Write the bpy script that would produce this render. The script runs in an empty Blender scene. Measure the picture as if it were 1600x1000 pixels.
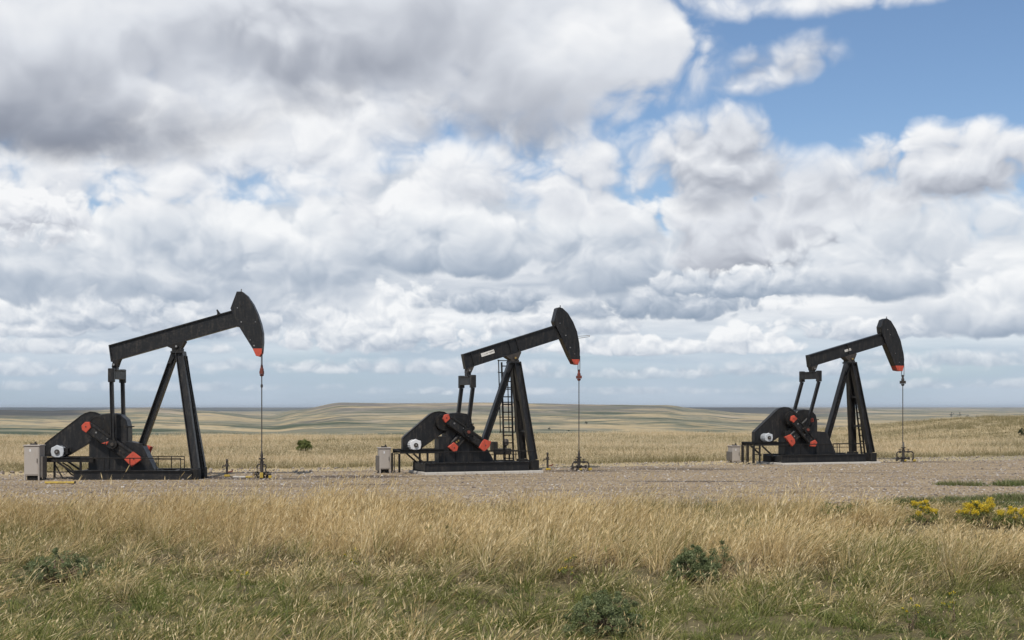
import bpy, bmesh, math, random
from mathutils import Vector, Matrix, noise as mnoise

rad = math.radians
scene = bpy.context.scene
COL = scene.collection

# ------------------------------------------------------------------ camera
EYE = 3.1            # camera height above the gravel pad, metres
FPX = 2000.0         # focal length in photograph pixels (45 mm on a 36 mm sensor)
U0, V0 = 800.0, 636.0   # column of the optical axis, row of the horizon
cam_data = bpy.data.cameras.new("camera")
cam_data.lens = 45.0
cam_data.sensor_width = 36.0
cam_data.shift_y = (V0 - 500.0) / 1600.0
cam_data.clip_start = 0.1
cam_data.clip_end = 90000.0
cam = bpy.data.objects.new("camera", cam_data)
cam.location = (0, 0, EYE)
cam.rotation_euler = (rad(90), 0, 0)
COL.objects.link(cam)
scene.camera = cam

# ------------------------------------------------------------------ colour management, sampling
scene.view_settings.view_transform = 'Standard'
scene.view_settings.look = 'None'
scene.view_settings.exposure = 0.0
scene.view_settings.gamma = 1.0
scene.view_settings.use_curve_mapping = False
scene.render.engine = 'CYCLES'
scene.cycles.max_bounces = 6
scene.cycles.diffuse_bounces = 3
scene.cycles.glossy_bounces = 2
scene.cycles.transmission_bounces = 3
scene.cycles.transparent_max_bounces = 6
scene.cycles.volume_bounces = 0
scene.cycles.use_denoising = True

# ------------------------------------------------------------------ sun
SUN_EL, SUN_AZ = rad(52), rad(196)     # azimuth clockwise from +Y: behind the camera, a little to its left
sun_data = bpy.data.lights.new("sun", 'SUN')
sun_data.energy = 3.9
sun_data.angle = rad(0.6)
sun_data.color = (1.0, 0.95, 0.87)
sun = bpy.data.objects.new("sun", sun_data)
sdir = Vector((math.sin(SUN_AZ) * math.cos(SUN_EL), math.cos(SUN_AZ) * math.cos(SUN_EL), math.sin(SUN_EL)))
sun.rotation_euler = (-sdir).to_track_quat('-Z', 'Y').to_euler()
sun.location = sdir * 60
COL.objects.link(sun)


# ------------------------------------------------------------------ a small expression layer over shader nodes
class NT:
    """wraps a node tree; e() makes Math nodes from python arithmetic"""
    def __init__(self, tree):
        self.t = tree

    def node(self, kind, **kw):
        n = self.t.nodes.new(kind)
        for k, v in kw.items():
            setattr(n, k, v)
        return n

    def put(self, sock, v):
        if isinstance(v, E):
            self.t.links.new(v.s, sock)
        elif hasattr(v, 'is_output'):
            self.t.links.new(v, sock)
        elif isinstance(v, (tuple, list)):
            d = sock.default_value
            v = tuple(v)
            if len(d) == 4 and len(v) == 3:
                v = v + (1.0,)
            sock.default_value = v
        else:
            sock.default_value = v

    def m(self, op, *a, clamp=False):
        n = self.t.nodes.new('ShaderNodeMath')
        n.operation = op
        n.use_clamp = clamp
        for i, v in enumerate(a):
            self.put(n.inputs[i], v)
        return E(self, n.outputs[0])

    def vm(self, op, *a):
        n = self.t.nodes.new('ShaderNodeVectorMath')
        n.operation = op
        for i, v in enumerate(a):
            self.put(n.inputs['Scale'] if (op == 'SCALE' and i == 1) else n.inputs[i], v)
        return E(self, n.outputs[0])

    def smooth(self, x, lo, hi, a=0.0, b=1.0):
        n = self.t.nodes.new('ShaderNodeMapRange')
        n.interpolation_type = 'SMOOTHSTEP'
        for i, v in enumerate((x, lo, hi, a, b)):
            self.put(n.inputs[i], v)
        return E(self, n.outputs[0])

    def lin(self, x, lo, hi, a=0.0, b=1.0):
        n = self.t.nodes.new('ShaderNodeMapRange')
        n.clamp = True
        for i, v in enumerate((x, lo, hi, a, b)):
            self.put(n.inputs[i], v)
        return E(self, n.outputs[0])

    def noise(self, vec, scale, detail=4, rough=0.55, lac=2.0, dist=0.0, col=False, kind='FBM', norm=True):
        n = self.t.nodes.new('ShaderNodeTexNoise')
        n.noise_type = kind
        if hasattr(n, 'normalize'):
            n.normalize = norm
        self.put(n.inputs['Vector'], vec)
        self.put(n.inputs['Scale'], scale)
        self.put(n.inputs['Detail'], detail)
        self.put(n.inputs['Roughness'], rough)
        self.put(n.inputs['Lacunarity'], lac)
        self.put(n.inputs['Distortion'], dist)
        return E(self, n.outputs['Color' if col else 'Fac'])

    def voro(self, vec, scale, feature='F1', detail=0, rough=0.5, rand=1.0, out='Distance', dim='3D'):
        n = self.t.nodes.new('ShaderNodeTexVoronoi')
        n.voronoi_dimensions = dim
        n.feature = feature
        n.normalize = False
        self.put(n.inputs['Vector'], vec)
        self.put(n.inputs['Scale'], scale)
        self.put(n.inputs['Detail'], detail)
        self.put(n.inputs['Roughness'], rough)
        self.put(n.inputs['Randomness'], rand)
        return E(self, n.outputs[out])

    def mix(self, f, a, b, mode='MIX'):
        n = self.t.nodes.new('ShaderNodeMix')
        n.data_type = 'RGBA'
        n.blend_type = mode
        n.clamp_factor = True
        self.put(n.inputs[0], f)
        self.put(n.inputs[6], a)
        self.put(n.inputs[7], b)
        return E(self, n.outputs[2])

    def ramp(self, f, stops, interp='LINEAR'):
        n = self.t.nodes.new('ShaderNodeValToRGB')
        n.color_ramp.interpolation = interp
        els = n.color_ramp.elements
        while len(els) < len(stops):
            els.new(0.5)
        for e_, (p, c) in zip(els, stops):
            e_.position = p
            e_.color = tuple(c) + (1.0,) if len(c) == 3 else c
        self.put(n.inputs[0], f)
        return E(self, n.outputs[0])

    def sep(self, v):
        n = self.t.nodes.new('ShaderNodeSeparateXYZ')
        self.put(n.inputs[0], v)
        return tuple(E(self, o) for o in n.outputs)

    def comb(self, x, y, z):
        n = self.t.nodes.new('ShaderNodeCombineXYZ')
        for i, v in enumerate((x, y, z)):
            self.put(n.inputs[i], v)
        return E(self, n.outputs[0])


class E:
    def __init__(self, nt, s):
        self.nt, self.s = nt, s

    def __add__(self, o): return self.nt.m('ADD', self, o)
    __radd__ = __add__
    def __sub__(self, o): return self.nt.m('SUBTRACT', self, o)
    def __rsub__(self, o): return self.nt.m('SUBTRACT', o, self)
    def __mul__(self, o): return self.nt.m('MULTIPLY', self, o)
    __rmul__ = __mul__
    def __truediv__(self, o): return self.nt.m('DIVIDE', self, o)


# ------------------------------------------------------------------ world: Nishita sky under broken cumulus
def bearing(u, v):
    """bearing from +Y and elevation, in degrees, of an image pixel"""
    du, dv = (u - U0) / FPX, (V0 - v) / FPX
    return math.degrees(math.atan(du)), math.degrees(math.atan(dv / math.hypot(1, du)))
world = bpy.data.worlds.new("World")
scene.world = world
world.use_nodes = True
wt = world.node_tree
wt.nodes.clear()
W = NT(wt)
sky = W.node('ShaderNodeTexSky', sky_type='NISHITA', sun_disc=False)
sky.sun_elevation = SUN_EL
sky.sun_rotation = SUN_AZ
sky.altitude = 300
sky.air_density = 1.0
sky.dust_density = 0.6
sky.ozone_density = 1.6
gen = W.node('ShaderNodeTexCoord').outputs['Generated']
dirv = W.vm('NORMALIZE', gen)
dx, dy, dz = W.sep(dirv)
AZ = W.m('ARCTAN2', dx, dy) * 57.2958
EL = W.m('ARCSINE', dz) * 57.2958
pos = W.comb(AZ, EL * 1.2, 0.0)          # degrees; a little flattened, so that billows are wider than high


def noise2(p, scale, detail, rough, col=False):
    n = W.noise(p, scale, detail, rough, col=col)
    n.s.node.noise_dimensions = '2D'
    return n


def relief(scale, up, detail, rough, bill, seed):
    """cumulus billows at one scale: (thickness, its change towards the light above the cloud)"""
    p0 = W.vm('ADD', pos, (seed * 37.3, seed * 15.1, 0))
    wn = noise2(p0, scale * 1.9, 2, 0.5, col=True)
    warp = W.vm('SCALE', W.vm('SUBTRACT', wn, (0.5, 0.5, 0.5)), 0.30 / scale)
    p1 = W.vm('ADD', p0, warp)

    def field(p, det):
        f = noise2(p, scale, det, rough)
        d = W.voro(p, scale * 2.1, 'F1', 3, 0.5, dim='2D')
        return W.m('MULTIPLY_ADD', d * d, -1.1 * bill, f * (3.0 * 0.72) - (1.5 * 0.72 - 0.45 * bill)), d
    g0, d0 = field(p1, 2.4)
    g1, d1 = field(W.vm('ADD', p1, (-up * 0.35, up * 1.2, 0)), 2.4)
    fine = (noise2(p1, scale * 4.1, detail, rough + .06) - 0.5) * 0.95
    return g0 + fine, W.m('MULTIPLY_ADD', fine, 0.45, g0 - g1)


RR = {'b': relief(0.085, 1.2, 6, 0.52, 0.55, 1),
      'm': relief(0.17, 0.6, 5, 0.53, 0.75, 2),
      's': relief(0.36, 0.3, 4, 0.54, 0.85, 3)}
K = 10.0     # colours below are radiances; the Background's strength brings them back
_cache = {}


def edge(k, amp):
    if (k, amp) not in _cache:
        _cache[(k, amp)] = W.m('MULTIPLY_ADD', RR[k][0], amp, 1.0)
    return _cache[(k, amp)]


def light(k, rel):
    if (k, 'l', rel) not in _cache:
        f0, lit = RR[k]
        _cache[(k, 'l', rel)] = W.m('MULTIPLY_ADD', lit, rel, f0 * (rel * 0.10))
    return _cache[(k, 'l', rel)]


def over(base, c, a):
    return W.mix(a, base, c)


NEAR = [(0.0, (0.205, 0.228, 0.290)), (0.25, (0.320, 0.350, 0.418)), (0.50, (0.510, 0.540, 0.605)),
        (0.72, (0.715, 0.745, 0.800)), (1.0, (0.93, 0.94, 0.955))]
FAR = [(0.0, (0.275, 0.350, 0.455)), (0.25, (0.375, 0.445, 0.545)), (0.50, (0.520, 0.580, 0.665)),
       (0.72, (0.715, 0.755, 0.81)), (1.0, (0.93, 0.945, 0.96))]


def bright(ramp):
    return [(p, tuple(c * K for c in cc)) for p, cc in ramp]


def cloud(base, u, v, ru, rt, rb, k, hi=1.0, lo=0.2, amp=0.53, soft=0.42, op=1.0, rel=0.27, ramp=NEAR, tilt=0.0):
    """one cumulus, placed and sized in image pixels: centre, half width, height of the dome above and of the base below the centre"""
    a, e = bearing(u, v)
    ru, rt, rb = ru / 34.9, rt / 34.9, rb / 34.9
    x = W.m('MULTIPLY_ADD', AZ, 1 / ru, -a / ru)
    el = W.m('MULTIPLY_ADD', AZ, -tilt, EL + a * tilt) if tilt else EL
    y = W.m('MINIMUM', W.m('MULTIPLY_ADD', el, 1 / rt, -e / rt), W.m('MULTIPLY_ADD', el, 1 / rb, -e / rb))
    r2 = W.m('MULTIPLY_ADD', y, y, x * x)
    alpha = W.smooth(edge(k, amp) - r2, 0.0, soft, 0.0, op)
    s = W.m('MULTIPLY_ADD', y, (hi - lo) * 0.55, light(k, rel) + ((hi + lo) * 0.5 + 0.06))
    return over(base, W.ramp(s, bright(ramp)), alpha)


# thin, far veil that whitens the sky towards the horizon, all round
col = W.vm('MULTIPLY', sky.outputs[0], (0.97, 1.05, 1.14))
flat = W.comb(dx * 57.2958, dy * 57.2958, dz * (57.2958 * 4.5))
veil_n = W.noise(flat, 0.10, 4, 0.55)
veil = W.smooth(EL, 1.0, 13.0, 0.92, 0.0) * W.smooth(veil_n, 0.15, 0.7, 0.6, 1.0)
veil_c = W.mix(W.smooth(veil_n, 0.35, 0.68), (0.36 * K, 0.475 * K, 0.64 * K), (0.50 * K, 0.59 * K, 0.71 * K))
col = over(col, veil_c, veil)

# broken cumulus on a flat deck: the same sky goes on round the whole horizon
inv = W.m('DIVIDE', 1.0, W.m('MAXIMUM', dz + 0.09, 0.05))
deck = W.comb(dx * inv, dy * inv, 0.0)
dk0 = noise2(deck, 0.62, 6, 0.55)
dk1 = noise2(W.vm('ADD', deck, W.vm('SCALE', W.comb(dx, dy, 0.0), -0.28)), 0.62, 6, 0.55)
side = W.smooth(W.m('ABSOLUTE', AZ), 22.0, 32.0)            # beyond the clouds placed one by one below
fill = W.smooth(EL, 4.5, 11.5, 0.26, -0.1) * (1.0 - side)
dk_a = W.smooth(dk0 + fill + side * 0.05, 0.50, 0.62) * W.smooth(EL, 1.0, 4.5)
dk_s = W.m('MULTIPLY_ADD', dk0 - dk1, 1.8, W.smooth(dk0, 0.45, 0.75, 0.78, 0.38))
col = over(col, W.ramp(dk_s, bright(FAR)), dk_a)
CL = [  # cloud centres and radii are image pixels, turned into angles in cloud()
 # far, low rows, fading into the haze
 dict(u=200, v=606, ru=420, rt=12, rb=6, k='s', hi=0.62, lo=0.44, ramp=FAR, op=.5, soft=1.0),
 dict(u=900, v=612, ru=420, rt=10, rb=6, k='s', hi=0.60, lo=0.42, ramp=FAR, op=.5, soft=1.0),
 dict(u=1500, v=602, ru=360, rt=14, rb=7, k='s', hi=0.64, lo=0.42, ramp=FAR, op=.55, soft=1.0),
 dict(u=650, v=578, ru=330, rt=22, rb=9, k='s', hi=0.72, lo=0.40, ramp=FAR, op=.7, soft=.9),
 dict(u=1250, v=580, ru=300, rt=20, rb=9, k='s', hi=0.72, lo=0.40, ramp=FAR, op=.65, soft=.9),
 dict(u=60, v=580, ru=260, rt=22, rb=9, k='s', hi=0.74, lo=0.42, ramp=FAR, op=.65, soft=.9),
 dict(u=120, v=545, ru=260, rt=20, rb=10, k='s', hi=0.75, lo=0.45, ramp=FAR, op=.85, soft=.7),
 dict(u=450, v=572, ru=300, rt=14, rb=8, k='s', hi=0.62, lo=0.42, ramp=FAR, op=.5, soft=.9),
 dict(u=1000, v=586, ru=360, rt=14, rb=8, k='s', hi=0.60, lo=0.38, ramp=FAR, op=.5, soft=.9),
 dict(u=1480, v=565, ru=300, rt=22, rb=10, k='s', hi=0.70, lo=0.40, ramp=FAR, op=.7, soft=.8),
 dict(u=1180, v=540, ru=90, rt=52, rb=14, k='s', hi=0.95, lo=0.5, ramp=FAR),
 dict(u=1000, v=545, ru=220, rt=26, rb=12, k='s', hi=0.85, lo=0.5, ramp=FAR, soft=.6),
 dict(u=1430, v=520, ru=230, rt=30, rb=12, k='s', hi=0.82, lo=0.3, ramp=FAR, soft=.6),
 dict(u=870, v=505, ru=180, rt=46, rb=22, k='s', hi=0.95, lo=0.3, ramp=FAR, soft=.5),
 dict(u=60, v=515, ru=130, rt=56, rb=14, k='s', hi=0.92, lo=0.4, ramp=FAR),
 dict(u=580, v=530, ru=190, rt=105, rb=26, k='s', hi=0.98, lo=0.4, ramp=FAR),
 dict(u=280, v=500, ru=250, rt=90, rb=30, k='s', hi=0.92, lo=0.22, ramp=FAR),
 dict(u=770, v=475, ru=140, rt=34, rb=20, k='s', hi=0.55, lo=0.0, ramp=FAR, soft=.6),
 dict(u=1040, v=485, ru=220, rt=36, rb=18, k='s', hi=0.55, lo=0.0, ramp=FAR, soft=.6),
 # middle rows
 dict(u=430, v=440, ru=260, rt=80, rb=50, k='m', hi=0.9, lo=0.40, ramp=FAR, soft=.6),
 dict(u=240, v=430, ru=150, rt=80, rb=50, k='m', hi=0.95, lo=0.2, ramp=FAR, amp=.6),
 dict(u=90, v=420, ru=200, rt=150, rb=70, k='m', hi=0.98, lo=0.18, ramp=FAR, amp=.65),
 dict(u=330, v=365, ru=170, rt=70, rb=75, k='m', hi=1.0, lo=0.28, ramp=FAR, amp=.6),
 dict(u=510, v=395, ru=120, rt=95, rb=80, k='m', hi=1.0, lo=0.3, ramp=FAR, amp=.6),
 dict(u=1580, v=490, ru=160, rt=130, rb=40, k='m', hi=1.05, lo=0.15, ramp=FAR),
 dict(u=1000, v=400, ru=240, rt=140, rb=70, k='m', hi=0.92, lo=0.2, ramp=FAR, amp=.6, soft=.5),
 dict(u=250, v=290, ru=480, rt=50, rb=70, k='m', hi=0.95, lo=0.65, op=.82, soft=1.2),
 dict(u=640, v=335, ru=140, rt=95, rb=90, k='m', hi=1.0, lo=0.45, soft=.5, amp=.6),
 dict(u=700, v=395, ru=190, rt=85, rb=46, k='m', hi=0.92, lo=0.08, ramp=FAR, amp=.6),
 dict(u=1250, v=370, ru=260, rt=100, rb=70, k='m', hi=0.92, lo=0.25, amp=.65),
 dict(u=1380, v=425, ru=180, rt=95, rb=44, k='m', hi=1.0, lo=0.12, ramp=FAR, amp=.6, soft=.45),
 dict(u=1150, v=445, ru=160, rt=36, rb=24, k='s', hi=0.85, lo=0.06, ramp=FAR),
 dict(u=1500, v=350, ru=260, rt=80, rb=60, k='m', hi=0.88, lo=0.5, op=.95, soft=.9, ramp=FAR),
 dict(u=1340, v=285, ru=330, rt=60, rb=60, k='m', hi=0.82, lo=0.52, op=.92, soft=1.0),
 dict(u=30, v=285, ru=210, rt=60, rb=60, k='m', hi=0.98, lo=0.62, op=.9, soft=.9),
 dict(u=55, v=330, ru=110, rt=55, rb=55, k='s', hi=1.05, lo=0.5, amp=.6),
 dict(u=1510, v=265, ru=175, rt=80, rb=48, k='m', hi=0.98, lo=0.25, amp=.55, soft=.55),
 dict(u=1110, v=260, ru=130, rt=105, rb=80, k='m', hi=0.74, lo=0.28, amp=.5, soft=.7),
 # the large near clouds overhead
 dict(u=380, v=60, ru=760, rt=600, rb=215, k='b', hi=0.80, lo=0.55, amp=.35, soft=.5, op=.97),
 dict(u=420, v=250, ru=720, rt=130, rb=75, k='m', hi=0.95, lo=0.72, op=.93, soft=.8, amp=.45),
 dict(u=880, v=275, ru=290, rt=100, rb=70, k='m', hi=0.85, lo=0.55, soft=.8),
 dict(u=850, v=60, ru=270, rt=330, rb=150, k='b', hi=1.05, lo=0.5, amp=.6, soft=.4),
 dict(u=770, v=165, ru=215, rt=120, rb=100, k='b', hi=0.75, lo=0.02, amp=.6, soft=.8),
 dict(u=500, v=40, ru=380, rt=330, rb=150, k='b', hi=0.95, lo=0.2, amp=.6, soft=.6),
 dict(u=40, v=60, ru=440, rt=420, rb=170, k='b', hi=1.05, lo=0.3, amp=.5, soft=.6),
 dict(u=60, v=178, ru=400, rt=80, rb=78, k='b', hi=0.60, lo=-0.16, amp=.5, soft=.9),
 dict(u=1215, v=104, ru=120, rt=50, rb=38, k='m', hi=0.74, lo=0.45, soft=1.0, tilt=0.18, amp=.5),
 dict(u=1330, v=-12, ru=300, rt=60, rb=34, k='m', hi=0.98, lo=0.65, soft=1.1, tilt=0.03),
]
for c in CL:
    col = cloud(col, **c)
# below the horizon: the colour of the land, so that no bright sky lights things from underneath
col = W.mix(W.smooth(EL, -2.5, -0.6), (0.16 * K, 0.14 * K, 0.10 * K), col)
bg = W.node('ShaderNodeBackground')
W.put(bg.inputs['Color'], col)
bg.inputs['Strength'].default_value = 0.1
wo = W.node('ShaderNodeOutputWorld')
wt.links.new(bg.outputs[0], wo.inputs['Surface'])
world.cycles.sampling_method = 'MANUAL'
world.cycles.sample_map_resolution = 512
import numpy as np


# ------------------------------------------------------------------ materials
def material(name):
    m = bpy.data.materials.new(name)
    m.use_nodes = True
    m.node_tree.nodes.clear()
    n = NT(m.node_tree)
    out = n.node('ShaderNodeOutputMaterial')
    return m, n, out


def principled(n, out, color, rough=0.6, metal=0.0, spec=0.5, bump=None, bump_s=0.3, bump_d=0.02):
    p = n.node('ShaderNodeBsdfPrincipled')
    n.put(p.inputs['Base Color'], color)
    n.put(p.inputs['Roughness'], rough)
    n.put(p.inputs['Metallic'], metal)
    n.put(p.inputs['Specular IOR Level'], spec)
    if bump is not None:
        b = n.node('ShaderNodeBump')
        b.inputs['Strength'].default_value = bump_s
        b.inputs['Distance'].default_value = bump_d
        n.put(b.inputs['Height'], bump)
        n.t.links.new(b.outputs[0], p.inputs['Normal'])
    n.t.links.new(p.outputs[0], out.inputs['Surface'])
    return p


def worn(name, base, dirt, dirt_amt=0.35, rough=0.5, metal=0.0, spec=0.4, scale=3.0):
    """paint or metal with streaks, dust and small chips"""
    m, n, out = material(name)
    co = n.node('ShaderNodeTexCoord').outputs['Object']
    x, y, z = n.sep(co)
    streak = n.noise(n.comb(x * 3.0, y * 3.0, z * 0.5), scale, 5, 0.6)
    spot = n.noise(co, scale * 4.5, 5, 0.65)
    f = n.smooth(streak * 0.6 + spot * 0.4, 0.46, 0.72, 0.0, dirt_amt)
    c = n.mix(f, base, dirt)
    chip = n.smooth(n.noise(co, scale * 14, 3, 0.6), 0.70, 0.76, 0.0, min(1.0, dirt_amt * 1.3))
    c = n.mix(chip, c, tuple(min(1, v * 1.5 + .02) for v in dirt))
    principled(n, out, c, n.lin(spot, 0.3, 0.7, rough - 0.1, rough + 0.18), metal, spec,
               bump=n.noise(co, 26, 3, 0.6), bump_s=0.12, bump_d=0.01)
    return m


M = {}
M['black'] = worn('black_paint', (0.0068, 0.0068, 0.0075), (0.075, 0.062, 0.050), 0.60, 0.42, 0, 0.40)
M['black_dull'] = worn('dull_black_steel', (0.010, 0.0098, 0.0095), (0.060, 0.046, 0.034), 0.65, 0.62, 0, 0.25)
M['red'] = worn('orange_red_paint', (0.45, 0.066, 0.036), (0.11, 0.042, 0.032), 0.9, 0.5, 0, 0.35)
M['yellow'] = worn('yellow_paint', (0.42, 0.29, 0.04), (0.17, 0.13, 0.06), 0.9, 0.55, 0, 0.35)
M['silver'] = worn('silver_grey_paint', (0.50, 0.52, 0.54), (0.22, 0.22, 0.22), 0.5, 0.45, 0.2, 0.5)
M['white_metal'] = worn('white_enamel', (0.60, 0.60, 0.60), (0.26, 0.24, 0.22), 0.6, 0.4, 0, 0.5)
M['galv'] = worn('taupe_cabinet_paint', (0.335, 0.300, 0.268), (0.24, 0.17, 0.115), 0.45, 0.55, 0.0, 0.3, 1.2)
M['galv_dark'] = worn('dark_cabinet_steel', (0.12, 0.108, 0.096), (0.09, 0.06, 0.04), 0.5, 0.6, 0.0, 0.3, 1.2)
M['rust'] = worn('rusty_red_steel', (0.16, 0.045, 0.032), (0.07, 0.04, 0.03), 0.6, 0.7, 0.1, 0.3, 6)
M['iron'] = worn('weathered_iron', (0.045, 0.040, 0.036), (0.12, 0.085, 0.06), 0.7, 0.6, 0.3, 0.4, 6)
M['steel'] = worn('bare_steel', (0.30, 0.29, 0.28), (0.14, 0.10, 0.075), 0.5, 0.4, 0.7, 0.5, 8)
M['cable'] = worn('wire_rope', (0.075, 0.070, 0.066), (0.10, 0.075, 0.055), 0.5, 0.55, 0.4, 0.4, 8)
M['rubber'] = worn('black_rubber', (0.012, 0.012, 0.012), (0.05, 0.045, 0.04), 0.4, 0.6, 0, 0.3)
M['concrete'] = worn('pale_concrete', (0.44, 0.41, 0.365), (0.24, 0.20, 0.165), 0.7, 0.85, 0, 0.2, 2.2)
M['brass'] = worn('brass_fitting', (0.45, 0.30, 0.10), (0.2, 0.13, 0.06), 0.4, 0.4, 0.7, 0.5, 8)


def plate_material(name, ground, ink, lo):
    """a name plate whose lettering is worn to a row of unreadable strokes"""
    m, n, out = material(name)
    co = n.node('ShaderNodeTexCoord').outputs['Object']
    x, y, z = n.sep(co)
    cell = n.m('FLOOR', x * 22.0)
    inside = n.smooth(n.m('ABSOLUTE', z), 0.036, 0.044, 1.0, 0.0)
    strokes = n.smooth(n.noise(n.comb(cell * 3.7, n.m('FLOOR', z * 30.0) * 2.3, 0.0), 1.0, 0), 0.48, 0.56)
    wear = n.lin(x, -0.33, 0.33, 0.10, 1.0)
    f = strokes * inside * wear * lo
    principled(n, out, n.mix(f, ground, ink), 0.45, 0, 0.4)
    return m


M['plate'] = plate_material('white_name_plate', (0.62, 0.60, 0.56), (0.06, 0.05, 0.05), 0.9)


# ------------------------------------------------------------------ ground materials
def ground_material():
    m, n, out = material('prairie_ground')
    geo = n.node('ShaderNodeNewGeometry')
    P = geo.outputs['Position']
    x, y, z = n.sep(P)
    d = n.m('SQRT', x * x + y * y)
    # straw, sage and green, in drifts that follow the lie of the land
    n1 = n.noise(n.comb(x * 0.9, y, 0.0), 0.0034, 8, 0.64)
    n2 = n.noise(n.comb(x, y, 3.0), 0.013, 7, 0.66)
    n3 = n.noise(n.comb(x * 0.8, y, 7.0), 0.16, 5, 0.6)
    n4 = n.noise(P, 3.0, 4, 0.6)
    straw = n.ramp(n2 * 0.5 + n3 * 0.5, [(0.30, (0.290, 0.220, 0.118)), (0.50, (0.400, 0.312, 0.178)), (0.70, (0.490, 0.395, 0.245))])
    sage = n.ramp(n2 * 0.6 + n3 * 0.4, [(0.32, (0.095, 0.100, 0.066)), (0.52, (0.165, 0.162, 0.108)), (0.70, (0.245, 0.228, 0.155))])
    farm = n.smooth(d, 160.0, 420.0)
    f = n.smooth(n1 * 0.60 + n2 * 0.40, 0.45, 0.53) * n.lin(farm, 0, 1, 0.55, 0.95)
    c = n.mix(f, straw, sage)
    # belts of dark green brush along the draws
    b = n.noise(n.comb(x * 0.16, y, 11.0), 0.0050, 5, 0.6)
    belt = n.smooth(n.m('ABSOLUTE', b - 0.515), 0.014, 0.024, 1.0, 0.0) * n.smooth(n1, 0.42, 0.50) * farm
    c = n.mix(belt * 0.9, c, (0.046, 0.066, 0.036))
    # one long hedge of brush in the valley, and cloud shadow painted dark on two of the ridges
    run = y - (1120.0 + (n.noise(n.comb(x * 0.0016, 0.0, 61.0), 1.0, 3, 0.55) - 0.5) * 620.0)
    hedge = n.smooth(n.m('ABSOLUTE', run), 26.0, 52.0, 1.0, 0.0) * n.smooth(n.noise(n.comb(x, 0.0, 63.0), 0.006, 4, 0.6), 0.38, 0.50)
    c = n.mix(hedge * 0.92, c, (0.046, 0.066, 0.036))
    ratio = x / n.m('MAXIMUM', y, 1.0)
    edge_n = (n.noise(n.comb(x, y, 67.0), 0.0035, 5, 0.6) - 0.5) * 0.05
    left_shadow = n.smooth(ratio + edge_n, -0.345, -0.315, 1.0, 0.0) * n.smooth(d, 1850.0, 2100.0)
    right_shadow = n.smooth(ratio + edge_n, 0.105, 0.125) * n.smooth(ratio + edge_n * 2.0, 0.20, 0.29, 1.0, 0.0) * n.smooth(d, 3300.0, 3600.0) * n.smooth(d, 5600.0, 6000.0, 1.0, 0.0)
    # bare clay and pale stubble on the higher slopes
    bare = n.smooth(n.noise(n.comb(x, y, 21.0), 0.0065, 8, 0.68), 0.545, 0.66) * n.smooth(d, 700.0, 1800.0)
    c = n.mix(bare * 0.7, c, (0.42, 0.335, 0.245))
    scrub = n.smooth(n.noise(n.comb(x * 0.8, y, 33.0), 0.008, 9, 0.72), 0.53, 0.62) * n.smooth(d, 900.0, 1600.0)
    c = n.mix(scrub * 0.85, c, (0.100, 0.096, 0.080))
    high = n.smooth(z, -10.0, 2.0) * n.smooth(d, 1300.0, 2200.0) * n.smooth(n.noise(n.comb(x * 0.7, y, 51.0), 0.009, 7, 0.65), 0.40, 0.60)
    c = n.mix(high * 0.85, c, (0.150, 0.132, 0.120))
    c = n.mix(n.m('MAXIMUM', left_shadow, right_shadow) * n.lin(n.noise(n.comb(x, y, 71.0), 0.012, 6, 0.65), 0.3, 0.6, 0.72, 0.96), c, (0.048, 0.050, 0.050))  # cloud shadow over both ridges, put into the ground colour
    # wooded plateau, very far off
    wood = n.smooth(d, 5200.0, 6800.0) * n.smooth(ratio, 0.19, 0.25, 1.0, 0.15) * n.smooth(n.noise(n.comb(x * 0.3, y, 41.0), 0.0006, 6, 0.6), 0.30, 0.44)
    c = n.mix(wood * n.lin(n.noise(n.comb(x, y, 43.0), 0.0016, 6, 0.62), 0.38, 0.60, 0.62, 1.0), c, (0.022, 0.030, 0.030))
    # earth and litter under the standing grass near by
    near = n.smooth(d, 44.0, 52.0, 1.0, 0.0)
    soil = n.ramp(n3 * 0.4 + n4 * 0.6, [(0.3, (0.070, 0.058, 0.032)), (0.5, (0.120, 0.100, 0.052)), (0.7, (0.185, 0.152, 0.085))])
    c = n.mix(near, c, soil)
    principled(n, out, c, 0.95, 0, 0.1, bump=n4 * 0.5 + n3, bump_s=0.35, bump_d=0.25)
    return m


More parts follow.
